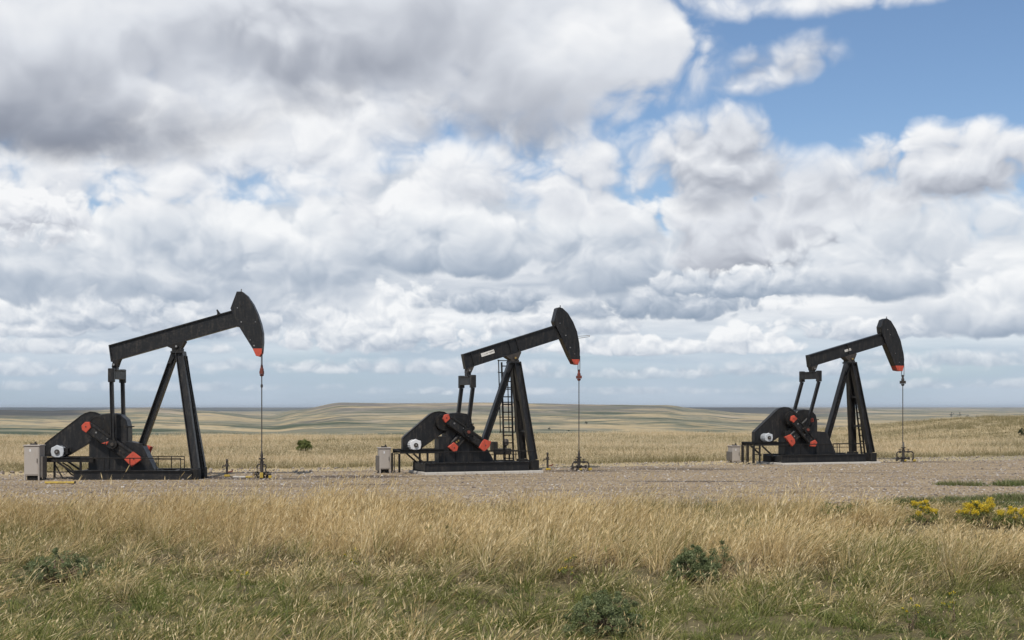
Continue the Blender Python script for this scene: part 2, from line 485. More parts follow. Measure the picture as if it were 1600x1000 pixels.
def gravel_material():
    m, n, out = material('gravel')
    geo = n.node('ShaderNodeNewGeometry')
    P = geo.outputs['Position']
    x, y, z = n.sep(P)
    stone = n.node('ShaderNodeTexVoronoi')
    stone.inputs['Scale'].default_value = 15.0
    n.put(stone.inputs['Vector'], P)
    sc = n.sep(stone.outputs['Color'])[0]
    big = n.noise(n.comb(x * 0.35, y, 0.0), 0.33, 5, 0.6)
    track = n.noise(n.comb(x * 0.10, y * 1.0, 4.0), 0.8, 4, 0.55)
    fine = n.noise(P, 9.0, 5, 0.7)
    c = n.ramp(sc * 0.45 + fine * 0.55, [(0.18, (0.096, 0.064, 0.040)), (0.42, (0.246, 0.184, 0.112)), (0.58, (0.336, 0.256, 0.160)),
                                         (0.82, (0.54, 0.43, 0.285))])
    damp = n.smooth(track * 0.65 + big * 0.35, 0.49, 0.62, 0.0, 0.70)
    c = n.mix(damp, c, (0.122, 0.091, 0.064))
    pale = n.smooth(big, 0.52, 0.70, 0.0, 0.35)
    c = n.mix(pale, c, (0.40, 0.315, 0.205))
    # spilt oil, trodden earth and painted-in ground shadow round the wells
    for (ox, oy, rx, ry) in OIL_SHADE:
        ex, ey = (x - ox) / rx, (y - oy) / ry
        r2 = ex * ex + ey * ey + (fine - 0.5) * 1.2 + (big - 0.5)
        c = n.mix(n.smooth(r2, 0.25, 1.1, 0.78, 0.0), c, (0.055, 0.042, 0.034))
    principled(n, out, c, 0.92, 0, 0.15, bump=sc * 0.6 + fine * 0.8, bump_s=0.8, bump_d=0.05)
    return m


def blade_material(name, dry, green, trans=0.35, stem=None):
    """grass: per-blade colour ('hue'), position along the blade ('along') and how dry the tuft is ('dry' of the instance)"""
    m, n, out = material(name)
    hue = E(n, n.node('ShaderNodeAttribute', attribute_name='hue').outputs['Fac'])
    along = E(n, n.node('ShaderNodeAttribute', attribute_name='along').outputs['Fac'])
    dryness = E(n, n.node('ShaderNodeAttribute', attribute_type='INSTANCER', attribute_name='dry').outputs['Fac'])
    cd = n.ramp(hue, dry)
    cg = n.ramp(hue, green)
    f = n.smooth(dryness + (hue - 0.5) * 0.55 + (along - 0.5) * 0.45, 0.25, 0.75)
    c = n.mix(f, cg, cd)
    p = n.node('ShaderNodeBsdfPrincipled')
    n.put(p.inputs['Base Color'], c)
    p.inputs['Roughness'].default_value = 0.7
    p.inputs['Specular IOR Level'].default_value = 0.2
    tr = n.node('ShaderNodeBsdfTranslucent')
    n.put(tr.inputs['Color'], c)
    mx = n.node('ShaderNodeMixShader')
    mx.inputs[0].default_value = trans
    n.t.links.new(p.outputs[0], mx.inputs[1])
    n.t.links.new(tr.outputs[0], mx.inputs[2])
    n.t.links.new(mx.outputs[0], out.inputs['Surface'])
    return m


def leaf_material(name, stops, trans=0.42):
    m, n, out = material(name)
    hue = E(n, n.node('ShaderNodeAttribute', attribute_name='hue').outputs['Fac'])
    c = n.ramp(hue, stops)
    p = n.node('ShaderNodeBsdfPrincipled')
    n.put(p.inputs['Base Color'], c)
    p.inputs['Roughness'].default_value = 0.6
    p.inputs['Specular IOR Level'].default_value = 0.25
    tr = n.node('ShaderNodeBsdfTranslucent')
    n.put(tr.inputs['Color'], c)
    mx = n.node('ShaderNodeMixShader')
    mx.inputs[0].default_value = trans
    n.t.links.new(p.outputs[0], mx.inputs[1])
    n.t.links.new(tr.outputs[0], mx.inputs[2])
    n.t.links.new(mx.outputs[0], out.inputs['Surface'])
    return m


DRY = [(0.0, (0.285, 0.185, 0.078)), (0.35, (0.480, 0.345, 0.160)), (0.7, (0.640, 0.490, 0.250)), (1.0, (0.80, 0.67, 0.42))]
GREEN = [(0.0, (0.052, 0.068, 0.016)), (0.35, (0.130, 0.155, 0.036)), (0.75, (0.260, 0.265, 0.075)), (1.0, (0.46, 0.42, 0.19))]
M['grass'] = blade_material('prairie_grass', DRY, GREEN)
PALE = [(0.0, (0.36, 0.265, 0.150)), (0.35, (0.520, 0.410, 0.245)), (0.7, (0.640, 0.525, 0.340)), (1.0, (0.74, 0.63, 0.44))]
BROWN = [(0.0, (0.12, 0.118, 0.05)), (0.5, (0.235, 0.20, 0.098)), (1.0, (0.36, 0.30, 0.165))]
M['field'] = blade_material('field_straw', PALE, BROWN)
THATCH = [(0.0, (0.130, 0.092, 0.050)), (0.5, (0.235, 0.172, 0.098)), (1.0, (0.40, 0.32, 0.21))]
M['thatch'] = blade_material('dead_grass', THATCH, [(0.0, (0.09, 0.08, 0.035)), (1.0, (0.19, 0.16, 0.08))], 0.2)
GREEN2 = [(0.0, (0.052, 0.085, 0.022)), (0.5, (0.110, 0.155, 0.042)), (1.0, (0.20, 0.235, 0.080))]
M['herb'] = blade_material('green_herb', [(0.0, (0.15, 0.14, 0.06)), (1.0, (0.28, 0.25, 0.13))], GREEN2)
M['sage'] = leaf_material('sage_green_leaf', [(0.0, (0.080, 0.100, 0.040)), (0.5, (0.165, 0.195, 0.085)), (1.0, (0.30, 0.33, 0.17))])
M['bush'] = leaf_material('bush_leaf', [(0.0, (0.075, 0.095, 0.025)), (0.5, (0.160, 0.185, 0.055)), (1.0, (0.27, 0.285, 0.10))])
M['flower'] = leaf_material('yellow_flower', [(0.0, (0.36, 0.24, 0.012)), (0.5, (0.56, 0.40, 0.02)), (1.0, (0.70, 0.56, 0.06))], 0.2)
M['stem'] = worn('woody_stem', (0.14, 0.10, 0.065), (0.22, 0.18, 0.13), 0.5, 0.9, 0, 0.2, 6)
M['far_tree'] = leaf_material('far_tree_leaf', [(0.0, (0.020, 0.028, 0.012)), (1.0, (0.055, 0.066, 0.028))], 0.15)


# ------------------------------------------------------------------ land
def sstep(a, b, x):
    t = min(1.0, max(0.0, (x - a) / (b - a)))
    return t * t * (3 - 2 * t)


def fbm(x, y, s, octv=4, seed=0.0):
    v, a, f = 0.0, 1.0, s
    for _ in range(octv):
        v += a * mnoise.noise(Vector((x * f + seed, y * f - seed * 1.7, seed * 0.37)))
        a *= 0.5
        f *= 2.03
    return v


def interp(tab, x):
    if x <= tab[0][0]:
        return tab[0][1]
    for (x0, y0), (x1, y1) in zip(tab, tab[1:]):
        if x <= x1:
            t = (x - x0) / (x1 - x0)
            t = t * t * (3 - 2 * t)
            return y0 + (y1 - y0) * t
    return tab[-1][1]


# crest heights (metres above the pad) of the two ranges of hills, by bearing in degrees
RANGE_A = [(-40, -9), (-24, -3), (-21.8, -2.0), (-20.3, -4.5), (-18.3, -3.5), (-16, 2.2), (-13.8, -5), (-10.8, -18.5), (-9.4, -4.0), (-7.6, 11.0), (-5.5, 10.0),
           (-2.0, 11.0), (1.5, 9.0), (4.0, 7.0), (6.8, 5.6), (8.2, -3.5), (10.5, -12.5), (13, -19), (17, -21), (20, -18), (30, -12), (40, -10)]
RANGE_B = [(-40, -12), (-24, -12), (-12, -14), (0, -12), (6.5, -12), (8.0, 0.6), (11.5, 1.2), (14, -3.0), (17, -10.0), (21, -13), (26, -10), (40, -6)]


def pad_back(x):      # far edge of the gravel pad
    return 68.5 + 0.34 * x + 1.1 * fbm(x, 0.0, 0.12, 3, 5.0) if x < 14 else 73.3 + 0.34 * (14 - 14) + 0.42 * (x - 14) + 1.1 * fbm(x, 0.0, 0.12, 3, 5.0)


def pad_front(x):     # near edge
    return 38.2 + 0.9 * fbm(x, 9.0, 0.16, 3, 2.0) - 1.2 * sstep(10, 20, x)


def ground_z(x, y):
    d = math.hypot(x, y)
    if y < 2:
        front = 0.0
    else:
        front = 1.0
    az = math.degrees(math.atan2(x, max(y, 1e-3))) if y > 0 else (90.0 if x > 0 else -90.0)
    z = 0.0
    # near bank
    nb = 1.0 - sstep(33.0, 36.5, y)
    z += nb * (0.24 * fbm(x, y, 0.20, 2, 1.0) - 0.16) if d < 60 else 0.0
    if y > 60 or d > 120:
        # field behind the pad, with a low rise on the right
        k = sstep(76, 100, d)
        z += k * 0.22 * fbm(x, y, 0.045, 3, 8.0) * (1 - sstep(200, 500, d))
        rise = sstep(22, 52, x - 0.05 * y) * sstep(80, 125, y)
        z += rise * 2.2 * (1 - sstep(210, 420, d))
        # the land falls away behind the crest and climbs again to the hills
        z += -19.5 * sstep(118 + 16 * fbm(x, 0, 0.012, 2, 3.0), 560, d)
        w = sstep(700, 1300, d)
        z += w * (4.6 * fbm(x * 0.7, y, 0.0026, 4, 4.0) + 2.2 * fbm(x, y, 0.009, 3, 6.0)) * (1 - .45 * sstep(2000, 2700, d)) * (1 - sstep(5000, 7000, d))
        az_c = max(-40.0, min(40.0, az + 0.5 * fbm(x, y, 0.0011, 3, 12.0)))
        ha = interp(RANGE_A, az_c)
        ra = (0.30 * sstep(900, 1700, d) + 0.70 * sstep(1650, 2650, d)) * (1 - sstep(2900, 3900, d))
        z += ra * (ha + 19.5)
        hb = interp(RANGE_B, az_c)
        rb = sstep(3600, 5000, d) * (1 - sstep(5200, 6500, d))
        z += rb * (hb + 19.5)
        rc = sstep(6300, 9000, d)
        z += rc * (19.5 - 2.5 + 6.0 * fbm(x, y, 0.00025, 4, 20.0) + 3.5 * fbm(x, y, 0.0022, 3, 24.0)) - sstep(14000, 30000, d) * 12
    return z


def land_mesh():
    angs = []
    a = -180.0
    while a < -36:
        angs.append(a); a += 6.0
    a = -36.0
    while a < 36:
        angs.append(a); a += 0.16
    a = 36.0
    while a < 180 - 1e-6:
        angs.append(a); a += 6.0
    rs = [0.0001]
    r = 2.0
    while r < 34000:
        rs.append(r)
        r *= 1.04 if r < 100 else (1.032 if r < 900 else (1.018 if r < 3200 else 1.03))
    na = len(angs)
    verts, faces = [], []
    for r in rs:
        for a in angs:
            t = rad(a)
            x, y = r * math.sin(t), r * math.cos(t)
            verts.append((x, y, ground_z(x, y)))
    for i in range(len(rs) - 1):
        for j in range(na):
            j2 = (j + 1) % na
            faces.append((i * na + j, i * na + j2, (i + 1) * na + j2, (i + 1) * na + j))
    me = bpy.data.meshes.new('ground')
    me.from_pydata(verts, [], faces)
    me.polygons.foreach_set('use_smooth', [True] * len(faces))
    me.update()
    return me


def link(name, me, mat=None, parent=None, **props):
    o = bpy.data.objects.new(name, me)
    COL.objects.link(o)
    if mat is not None:
        me.materials.append(M[mat] if isinstance(mat, str) else mat)
    if parent is not None:
        o.parent = parent
    for k, v in props.items():
        o[k] = v
    return o


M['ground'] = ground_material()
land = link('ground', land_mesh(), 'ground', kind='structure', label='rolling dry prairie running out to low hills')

# gravel pad: a sheet just above the ground with a ragged outline
bm = bmesh.new()
xs = [-60 + i * 0.5 for i in range(261)]
rows = 7
grid = []
for x in xs:
    f, b = pad_front(x), pad_back(x)
    colm = []
    for j in range(rows + 1):
        y = f + (b - f) * j / rows
        colm.append(bm.verts.new((x, y, 0.02 if 0 < j < rows else -0.06)))
    grid.append(colm)
for c0, c1 in zip(grid, grid[1:]):
    for j in range(rows):
        bm.faces.new((c0[j], c1[j], c1[j + 1], c0[j + 1]))
me = bpy.data.meshes.new('gravel_pad')
bm.to_mesh(me)
bm.free()
OIL_SHADE = [(-10.6, 55.2, 2.6, 1.0), (-13.4, 56.0, 3.4, 1.2), (3.4, 61.9, 2.4, 1.0), (21.9, 72.0, 3.2, 1.2), (-7.0, 56.5, 3.0, 1.6), (-16, 55.5, 5, 1.4),
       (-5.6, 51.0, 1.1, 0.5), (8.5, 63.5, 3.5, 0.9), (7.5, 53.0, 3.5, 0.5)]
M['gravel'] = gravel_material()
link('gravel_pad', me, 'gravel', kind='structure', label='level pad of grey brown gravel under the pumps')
PADZ = 0.02


# ------------------------------------------------------------------ mesh building
class MB:
    """collects simple solids and links them as one mesh object"""
    def __init__(self):
        self.v, self.f = [], []

    def add(self, vs, fs):
        o = len(self.v)
        self.v += [tuple(p) for p in vs]
        self.f += [tuple(i + o for i in f) for f in fs]
        return self

    def box(self, x0, x1, y0, y1, z0, z1):
        return self.add([(x0, y0, z0), (x1, y0, z0), (x1, y1, z0), (x0, y1, z0), (x0, y0, z1), (x1, y0, z1), (x1, y1, z1), (x0, y1, z1)],
                        [(0, 3, 2, 1), (4, 5, 6, 7), (0, 1, 5, 4), (1, 2, 6, 5), (2, 3, 7, 6), (3, 0, 4, 7)])

    def prism(self, pts, y0, y1):
        """polygon in the x-z plane, given thickness from y0 to y1"""
        n = len(pts)
        area = sum(pts[i][0] * pts[(i + 1) % n][1] - pts[(i + 1) % n][0] * pts[i][1] for i in range(n))
        if area < 0:
            pts = pts[::-1]
        vs = [(x, y0, z) for x, z in pts] + [(x, y1, z) for x, z in pts]
        fs = [tuple(range(n)), tuple(range(2 * n - 1, n - 1, -1))]
        fs += [(i, i + n, (i + 1) % n + n, (i + 1) % n) for i in range(n)]
        return self.add(vs, fs)

    def bar(self, p, q, w, h, side=(0, 1, 0)):
        """rectangular bar from p to q: w along `side`, h across"""
        p, q = Vector(p), Vector(q)
        d = (q - p).normalized()
        s = Vector(side)
        s = (s - d * s.dot(d)).normalized()
        u = d.cross(s)
        vs = []
        for c in (p, q):
            for a, b in ((-1, -1), (1, -1), (1, 1), (-1, 1)):
                vs.append(c + s * (a * w / 2) + u * (b * h / 2))
        return self.add(vs, [(0, 3, 2, 1), (4, 5, 6, 7), (0, 1, 5, 4), (1, 2, 6, 5), (2, 3, 7, 6), (3, 0, 4, 7)])

    def ibar(self, p, q, w, h, t=0.03, side=(0, 1, 0)):
        """I-section from p to q: flanges w wide along `side`, h apart, web between them"""
        p, q = Vector(p), Vector(q)
        d = (q - p).normalized()
        s = Vector(side)
        s = (s - d * s.dot(d)).normalized()
        u = d.cross(s)
        for b in (-1, 1):
            off = u * (b * (h / 2 - t / 2))
            self.bar(p + off, q + off, w, t, side)
        return self.bar(p, q, t * 0.8, h - 2 * t - 0.002, side)

    def tube(self, p, q, r, n=10, r2=None):
        p, q = Vector(p), Vector(q)
        r2 = r if r2 is None else r2
        d = (q - p).normalized()
        s = d.orthogonal().normalized()
        u = d.cross(s)
        vs = []
        for c, rr in ((p, r), (q, r2)):
            for i in range(n):
                a = 2 * math.pi * i / n
                vs.append(c + s * (math.cos(a) * rr) + u * (math.sin(a) * rr))
        fs = [(i, (i + 1) % n, (i + 1) % n + n, i + n) for i in range(n)]
        return self.add(vs, fs + [tuple(range(n - 1, -1, -1)), tuple(range(n, 2 * n))])

    def path(self, pts, r, n=8):
        for a, b in zip(pts, pts[1:]):
            self.tube(a, b, r, n)
        for c in pts[1:-1]:
            self.ball(c, r, 6)
        return self

    def ball(self, c, r, n=8):
        c = Vector(c)
        vs, fs = [c + Vector((0, 0, -r))], []
        k = max(3, n // 2)
        for j in range(1, k):
            t = math.pi * j / k - math.pi / 2
            for i in range(n):
                a = 2 * math.pi * i / n
                vs.append(c + Vector((math.cos(a) * math.cos(t), math.sin(a) * math.cos(t), math.sin(t))) * r)
        vs.append(c + Vector((0, 0, r)))
        for i in range(n):
            fs.append((0, 1 + (i + 1) % n, 1 + i))
            for j in range(k - 2):
                a, b = 1 + j * n + i, 1 + j * n + (i + 1) % n
                fs.append((a, b, b + n, a + n))
            fs.append((len(vs) - 1, 1 + (k - 2) * n + i, 1 + (k - 2) * n + (i + 1) % n))
        return self.add(vs, fs)

    def lathe(self, x, y, prof, n=14):
        """profile of (radius, z) turned round a vertical axis"""
        vs, fs = [], []
        for r, z in prof:
            for i in range(n):
                a = 2 * math.pi * i / n
                vs.append((x + math.cos(a) * r, y + math.sin(a) * r, z))
        for j in range(len(prof) - 1):
            for i in range(n):
                a, b = j * n + i, j * n + (i + 1) % n
                fs.append((a, b, b + n, a + n))
        fs.append(tuple(range(n - 1, -1, -1)))
        fs.append(tuple((len(prof) - 1) * n + i for i in range(n)))
        return self.add(vs, fs)

    def build(self, name, mat, parent=None, smooth=False, bevel=0.0, **props):
        me = bpy.data.meshes.new(name)
        me.from_pydata(self.v, [], self.f)
        if smooth:
            me.polygons.foreach_set('use_smooth', [True] * len(me.polygons))
            try:
                me.set_sharp_from_angle(angle=rad(38))
            except Exception:
                pass
        me.update()
        o = link(name, me, mat, parent, **props)
        if bevel:
            b = o.modifiers.new('bevel', 'BEVEL')
            b.width = bevel
            b.segments = 1
            b.limit_method = 'ANGLE'
            b.angle_limit = rad(50)
        return o


def empty(name, loc, rz=0.0, label=None, category=None, group=None):
    o = bpy.data.objects.new(name, None)
    o.empty_display_size = 0.3
    o.location = loc
    o.rotation_euler = (0, 0, rz)
    COL.objects.link(o)
    if label:
        o['label'] = label
    if category:
        o['category'] = category
    if group:
        o['group'] = group
    return o


class Frame:
    """a machine's own axes: x along the walking beam, y away from the road, z up.
    at() gives the place, in those axes, of a point measured on the photograph that lies in the plane y = yl."""
    def __init__(self, u, dist, yaw):
        self.X, self.Y, self.th = (u - U0) / FPX * dist, dist, rad(yaw)
        self.c, self.s = math.cos(self.th), math.sin(self.th)

    def at(self, u, v, yl):
        a = (u - U0) / FPX
        t = (yl - self.X * self.s + self.Y * self.c) / (self.c - a * self.s)
        wx, wy = a * t - self.X, t - self.Y
        return wx * self.c + wy * self.s, EYE + t * (V0 - v) / FPX

    def pts(self, uv, yl):
        return [self.at(u, v, yl) for u, v in uv]


def P3(xz, y):
    return (xz[0], y, xz[1])


def arc(cx, cz, r, a0, a1, n):
    return [(cx + r * math.cos(rad(a0 + (a1 - a0) * i / n)), cz + r * math.sin(rad(a0 + (a1 - a0) * i / n))) for i in range(n + 1)]


# ------------------------------------------------------------------ the pumping unit
def crank_bar(root, fr, c, y0, y1, w):
    """a crank arm with its counterweights: dark bar with ribs and bolts, painted weight ends"""
    (ua, va), (ub, vb) = c['a'], c['b']
    near = y0 < 0
    a, b = Vector(fr.at(ua, va, -0.72)), Vector(fr.at(ub, vb, -0.72))
    d = (b - a).normalized()
    n = Vector((-d.y, d.x))
    L = (b - a).length

    def q(s, t):
        p = a + d * s + n * t
        return (p.x, p.y)
    body = [q(0, -w * .40), q(.10, -w * .5), q(L - .12, -w * .54), q(L, -w * .40), q(L, w * .38), q(L - .12, w * .54), q(.10, w * .5), q(0, w * .38)]
    arm = MB().prism(body, y0, y1).build('crank_arm', 'black', root, bevel=0.025)
    yo = (lambda t, k: (y0 - t, y0 + k)) if near else (lambda t, k: (y1 - k, y1 + t))
    # counterweight blocks bolted along both edges of the arm
    for s0, s1, sg in ((.16, L * .46, 1), (L * .54, L - .14, 1), (.16, L * .46, -1), (L * .54, L - .14, -1)):
        ya, yb = yo(.045, .03)
        MB().prism([q(s0, sg * w * .28), q(s1, sg * w * .30), q(s1 - .03, sg * w * .47), q(s0 + .03, sg * w * .45)], ya, yb).build('counterweight_rib', 'black_dull', arm, bevel=0.012)
    for poly in c['polys']:
        ya, yb = yo(.055, .10)
        pts = fr.pts(poly, -0.72)
        po = MB().prism(pts, ya, yb).build('painted_end', 'red', arm, bevel=0.018)
        cx, cz = sum(p[0] for p in pts) / len(pts), sum(p[1] for p in pts) / len(pts)
        ya, yb = yo(.075, -.05)
        MB().tube((cx, ya, cz), (cx, yb, cz), .03, 8).build('bolt', 'iron', arm)
    for k, (f, t, rr, mt) in enumerate(((.20, .02, .04, 'steel'), (.33, -.06, .026, 'iron'), (.42, .08, .022, 'steel'), (.60, -.08, .026, 'steel'), (.68, .03, .055, 'black_dull'), (.80, -.05, .045, 'brass' if c.get('brass') else 'black_dull'),
                                        (.72, -.02, .04, 'brass' if c.get('brass') else 'iron'))):
        p = a + d * (L * f) + n * t
        ya, yb = yo(.03, .02)
        MB().tube((p.x, ya, p.y), (p.x, yb, p.y), rr, 8).build('bolt', mt, arm)
    return arm


def pumpjack(C):
    fr = Frame(C['saddle'][0], C['dist'], C['yaw'])
    root = empty('pumpjack', (fr.X, fr.Y, 0), fr.th, C['label'], 'pumpjack', 'pumpjacks in a row on the gravel pad')
    g0 = C.get('g0', PADZ)
    sx, sz = fr.at(*C['saddle'], 0.0)

    # --- base frame: two long I-beams and cross members, front foot blocks
    xl = fr.at(*C['skid'][0], -0.95)[0]
    xr = fr.at(*C['skid'][1], -0.95)[0]
    hz = C.get('skid_h', 0.42)
    b = MB()
    for y in (-0.95, 0.95):
        b.ibar((xl, y, g0 + hz / 2), (xr, y, g0 + hz / 2), 0.20, hz, 0.035)
    k = 6
    for i in range(k + 1):
        x = xl + 0.1 + (xr - xl - 0.2) * i / k
        b.bar((x, -0.93, g0 + hz / 2), (x, 0.93, g0 + hz / 2), 0.12, hz * 0.8, (1, 0, 0))
    b.build('base_frame', 'black', root)
    lh = C['leg_half']
    for y in (-lh, lh):
        x = fr.at(*C['foot_near'], -lh)[0]
        MB().box(x - 0.19, x + 0.19, y - 0.30, y + 0.30, g0 + 0.001, g0 + hz + 0.05).build('foot_block', 'black_dull', root, bevel=0.02)
    fx = fr.at(*C['foot_near'], -lh)[0]

    # --- samson post: two front legs, one rear leg, cap
    tz = fr.at(*C['cap'], 0.0)[1]
    tx = sx + 0.02
    for y in (-1, 1):
        leg = MB().ibar((fx + 0.02, y * lh, g0 + hz + 0.05), (tx + 0.10, y * 0.17, tz - 0.02), 0.30, 0.33, 0.035, (0, 1, 0))
        leg.build('post_leg', 'black', root)
    rx, rz = fr.at(*C['rear_leg'], 0.0)
    rx2, rz2 = rx - (tx - .14 - rx) * .12, rz - (tz - .05 - rz) * .12
    MB().ibar((rx2, 0.0, rz2), (tx - 0.14, 0.0, tz - 0.05), 0.30, 0.28, 0.035).build('rear_leg', 'black', root)
    for f in C.get('post_ties', (0.30, 0.62)):
        z = g0 + hz + (tz - g0 - hz) * f
        x = fx + (tx + .1 - fx) * f
        hw = lh + (0.17 - lh) * f
        MB().bar((x, -hw, z), (x, hw, z), 0.10, 0.10, (1, 0, 0)).build('post_tie', 'black', root)
    cap = MB().prism([(tx - 0.27, tz - .06), (tx + .27, tz - .06), (tx + .27, tz + .03), (tx - .27, tz + .03)], -0.30, 0.30)
    cap.prism([(tx - 0.30, tz - .52), (tx - .02, tz - .06), (tx - .25, tz - .06), (tx - .42, tz - .50)], -0.17, -0.145)
    cap.build('post_cap', 'black', root, bevel=0.01)

    # --- walking beam
    bt0, bt1 = fr.at(*C['beam_top'][0], 0.0), fr.at(*C['beam_top'][1], 0.0)
    bb0, bb1 = fr.at(*C['beam_bot'][0], 0.0), fr.at(*C['beam_bot'][1], 0.0)
    ang = math.atan2(bt1[1] - bt0[1], bt1[0] - bt0[0])
    ca, sa = math.cos(ang), math.sin(ang)

    def bl(s, t):      # along the beam, up from its top edge
        return (bt0[0] + ca * s - sa * t, bt0[1] + sa * s + ca * t)
    depth = abs((bb0[0] - bt0[0]) * -sa + (bb0[1] - bt0[1]) * ca)
    Lb = (bt1[0] - bt0[0]) * ca + (bt1[1] - bt0[1]) * sa + 0.15
    W2 = 0.17
    tl = C.get('tail_slant', 0.10)
    beam = MB()
    beam.prism([bl(0, 0), bl(Lb, 0), bl(Lb, -0.045), bl(0.0, -0.045)], -W2, W2)
    beam.prism([bl(-tl, -depth + .045), bl(Lb, -depth + .045), bl(Lb, -depth), bl(-tl, -depth)], -W2, W2)
    beam.prism([bl(0.0, -.046), bl(Lb, -.046), bl(Lb, -depth + .046), bl(-tl, -depth + .046)], -0.10, 0.10)
    beam.prism([bl(-0.02, 0.005), bl(0.03, 0.005), bl(-tl + .04, -depth - .005), bl(-tl - .02, -depth - .005)], -W2 - .003, W2 + .003)
    bo = beam.build('walking_beam', 'black', root)
    for s in C['stiff']:
        MB().prism([bl(s - .02, -.05), bl(s + .02, -.05), bl(s + .02, -depth + .05), bl(s - .02, -depth + .05)], -W2 + .005, W2 - .005).build('stiffener', 'black', bo)
    for s in C.get('bumps', ()):
        MB().prism([bl(s - .09, 0), bl(s + .09, 0), bl(s + .05, .07), bl(s - .0, .22), bl(s - .05, .22), bl(s - .05, .07)], -0.05, 0.05).build('lifting_lug', 'black_dull', bo)
    if 'plate' in C:
        s0, s1, t0, t1 = C['plate']
        cx, cz = bl((s0 + s1) / 2, (t0 + t1) / 2)
        hw, hh = (s1 - s0) / 2, abs(t1 - t0) / 2
        me = MB().prism([(-hw, -hh), (hw, -hh), (hw, hh), (-hw, hh)], -0.008, 0.008)
        po = me.build('name_plate', 'plate', bo, label=C['plate_label'])
        po.location = (cx, -W2 + 0.055, cz)
        po.rotation_euler = (0, -ang, 0)

    # --- horse head
    hp = fr.pts(C['head'], -0.20)
    hh = 0.22
    red = C['head_red']       # index range of the painted lower tip is cut by height
    cut = fr.at(0 + C['head'][0][0], red, -0.20)[1]
    up, lo = [], []
    n = len(hp)
    for i in range(n):
        p, q = hp[i], hp[(i + 1) % n]
        (up if p[1] >= cut else lo).append(p)
        if (p[1] - cut) * (q[1] - cut) < 0:
            t = (cut - p[1]) / (q[1] - p[1])
            m_ = (p[0] + (q[0] - p[0]) * t, cut)
            up.append(m_)
            lo.append(m_)
    head = MB()
    head.prism(up, -hh, -hh + 0.045).prism(up, hh - 0.045, hh)
    # face of the head: curved wrapper the cables lie on, and the flat back plates
    for i in range(n):
        p, q = Vector(hp[i]), Vector(hp[(i + 1) % n])
        if p.y < cut and q.y < cut:
            continue
        d = (q - p).normalized()
        nn = Vector((-d.y, d.x)) * (-0.04 if sum(hp[j][0] * hp[(j + 1) % n][1] - hp[(j + 1) % n][0] * hp[j][1] for j in range(n)) < 0 else 0.04)
        head.prism([tuple(p), tuple(q), tuple(q + nn), tuple(p + nn)], -hh + 0.002, hh - 0.002)
    ho = head.build('horse_head', 'black', root)
    MB().prism(lo, -hh - .006, hh + .006).build('painted_tip', 'red', ho, bevel=0.01)
    for (u, v, r, mt) in C['head_marks']:
        x, z = fr.at(u, v, -hh)
        MB().tube((x, -hh - .015, z), (x, -hh + .03, z), r, 8).build('bolt' if mt != 'rubber' else 'bolt_hole', mt, ho)
    # neck plate where head meets beam
    nx, nz = bl(Lb - .02, -depth / 2)
    MB().prism([bl(Lb - .05, .04), bl(Lb + .03, .04), bl(Lb + .03, -depth - .04), bl(Lb - .05, -depth - .04)], -W2 - .02, W2 + .02).build('neck_plate', 'black', ho)
    if 'loop' in C:
        (u0, v0), (u1, v1) = C['loop']
        a, c2 = fr.at(u0, v0, 0), fr.at(u1, v1, 0)
        d = Vector((c2[0] - a[0], 0, c2[1] - a[1]))
        p = Vector((a[0], 0, a[1]))
        up_ = Vector((0, 0, .05))
        MB().path([p - up_ - d * .1, p + d - up_ * .6, p + d * 1.03, p + d + up_ * .6, p - d * .1 + up_], .012, 6).build('cable_catcher', 'steel', ho)
    tipx, tipz = fr.at(*C['head_top'], 0)
    MB().tube((tipx, 0, tipz - .05), (tipx + .02, 0, tipz + .12), .03, 6).tube((tipx - .08, 0, tipz - .04), (tipx + .1, 0, tipz - .06), .05, 6).build('head_clevis', 'steel', ho)

    # --- centre bearing
    bx, bz = sx, sz
    br = MB()
    sb = (bx - bt0[0]) * ca + (bz - bt0[1]) * sa
    br.prism([bl(sb - .38, -depth - .001), bl(sb + .38, -depth - .001), bl(sb + .38, -depth - .05), (bx + .15, bz - .12), (bx - .15, bz - .12), bl(sb - .38, -depth - .05)], -0.24, 0.24)
    br.tube((bx, -.30, bz), (bx, .30, bz), .09, 12)
    br.box(bx - .2, bx + .2, -.26, .26, tz + .031, bz - .08)
    bro = br.build('centre_bearing', 'iron' if C.get('rusty') else 'black_dull', root)
    MB().tube((bx, -.33, bz), (bx, -.30, bz), .045, 8).build('bearing_cap', 'brass' if C.get('rusty') else 'steel', bro)

    # --- tail bearing, equalizer, pitmans
    ex, ez = fr.at(*C['tail_pin'], 0.0)
    st = (ex - bt0[0]) * ca + (ez - bt0[1]) * sa
    tb = MB()
    sl = max(st - .30, -tl + .05)
    tb.prism([bl(sl, -depth - .001), bl(st + .30, -depth - .001), bl(st + .24, -depth - .06), (ex + .11, ez - .10), (ex - .11, ez - .10), bl(sl, -depth - .06)], -.20, .20)
    tb.tube((ex, -.26, ez), (ex, .26, ez), .08, 12)
    tbo = tb.build('tail_bearing', 'iron' if C.get('rusty') else 'black_dull', root)
    MB().tube((ex, -.29, ez), (ex, -.26, ez), .045, 8).build('bearing_cap', 'steel', tbo)
    YP = 0.82
    n_top, n_bot = fr.at(*C['pit_top'], -YP), fr.at(*C['pit_bot'], -YP)
    qx, qz = n_top
    eq = MB()
    eq.box(qx - .13, qx + .13, -YP + .11, YP - .11, qz + .0, qz + .36)
    eq.box(qx - .19, qx + .19, -YP + .11, YP - .11, qz + .36, qz + .40)
    eq.box(ex - .10, ex + .10, -.18, .18, qz + .401, ez - .10)
    eqo = eq.build('equalizer', 'black', root, bevel=0.01)
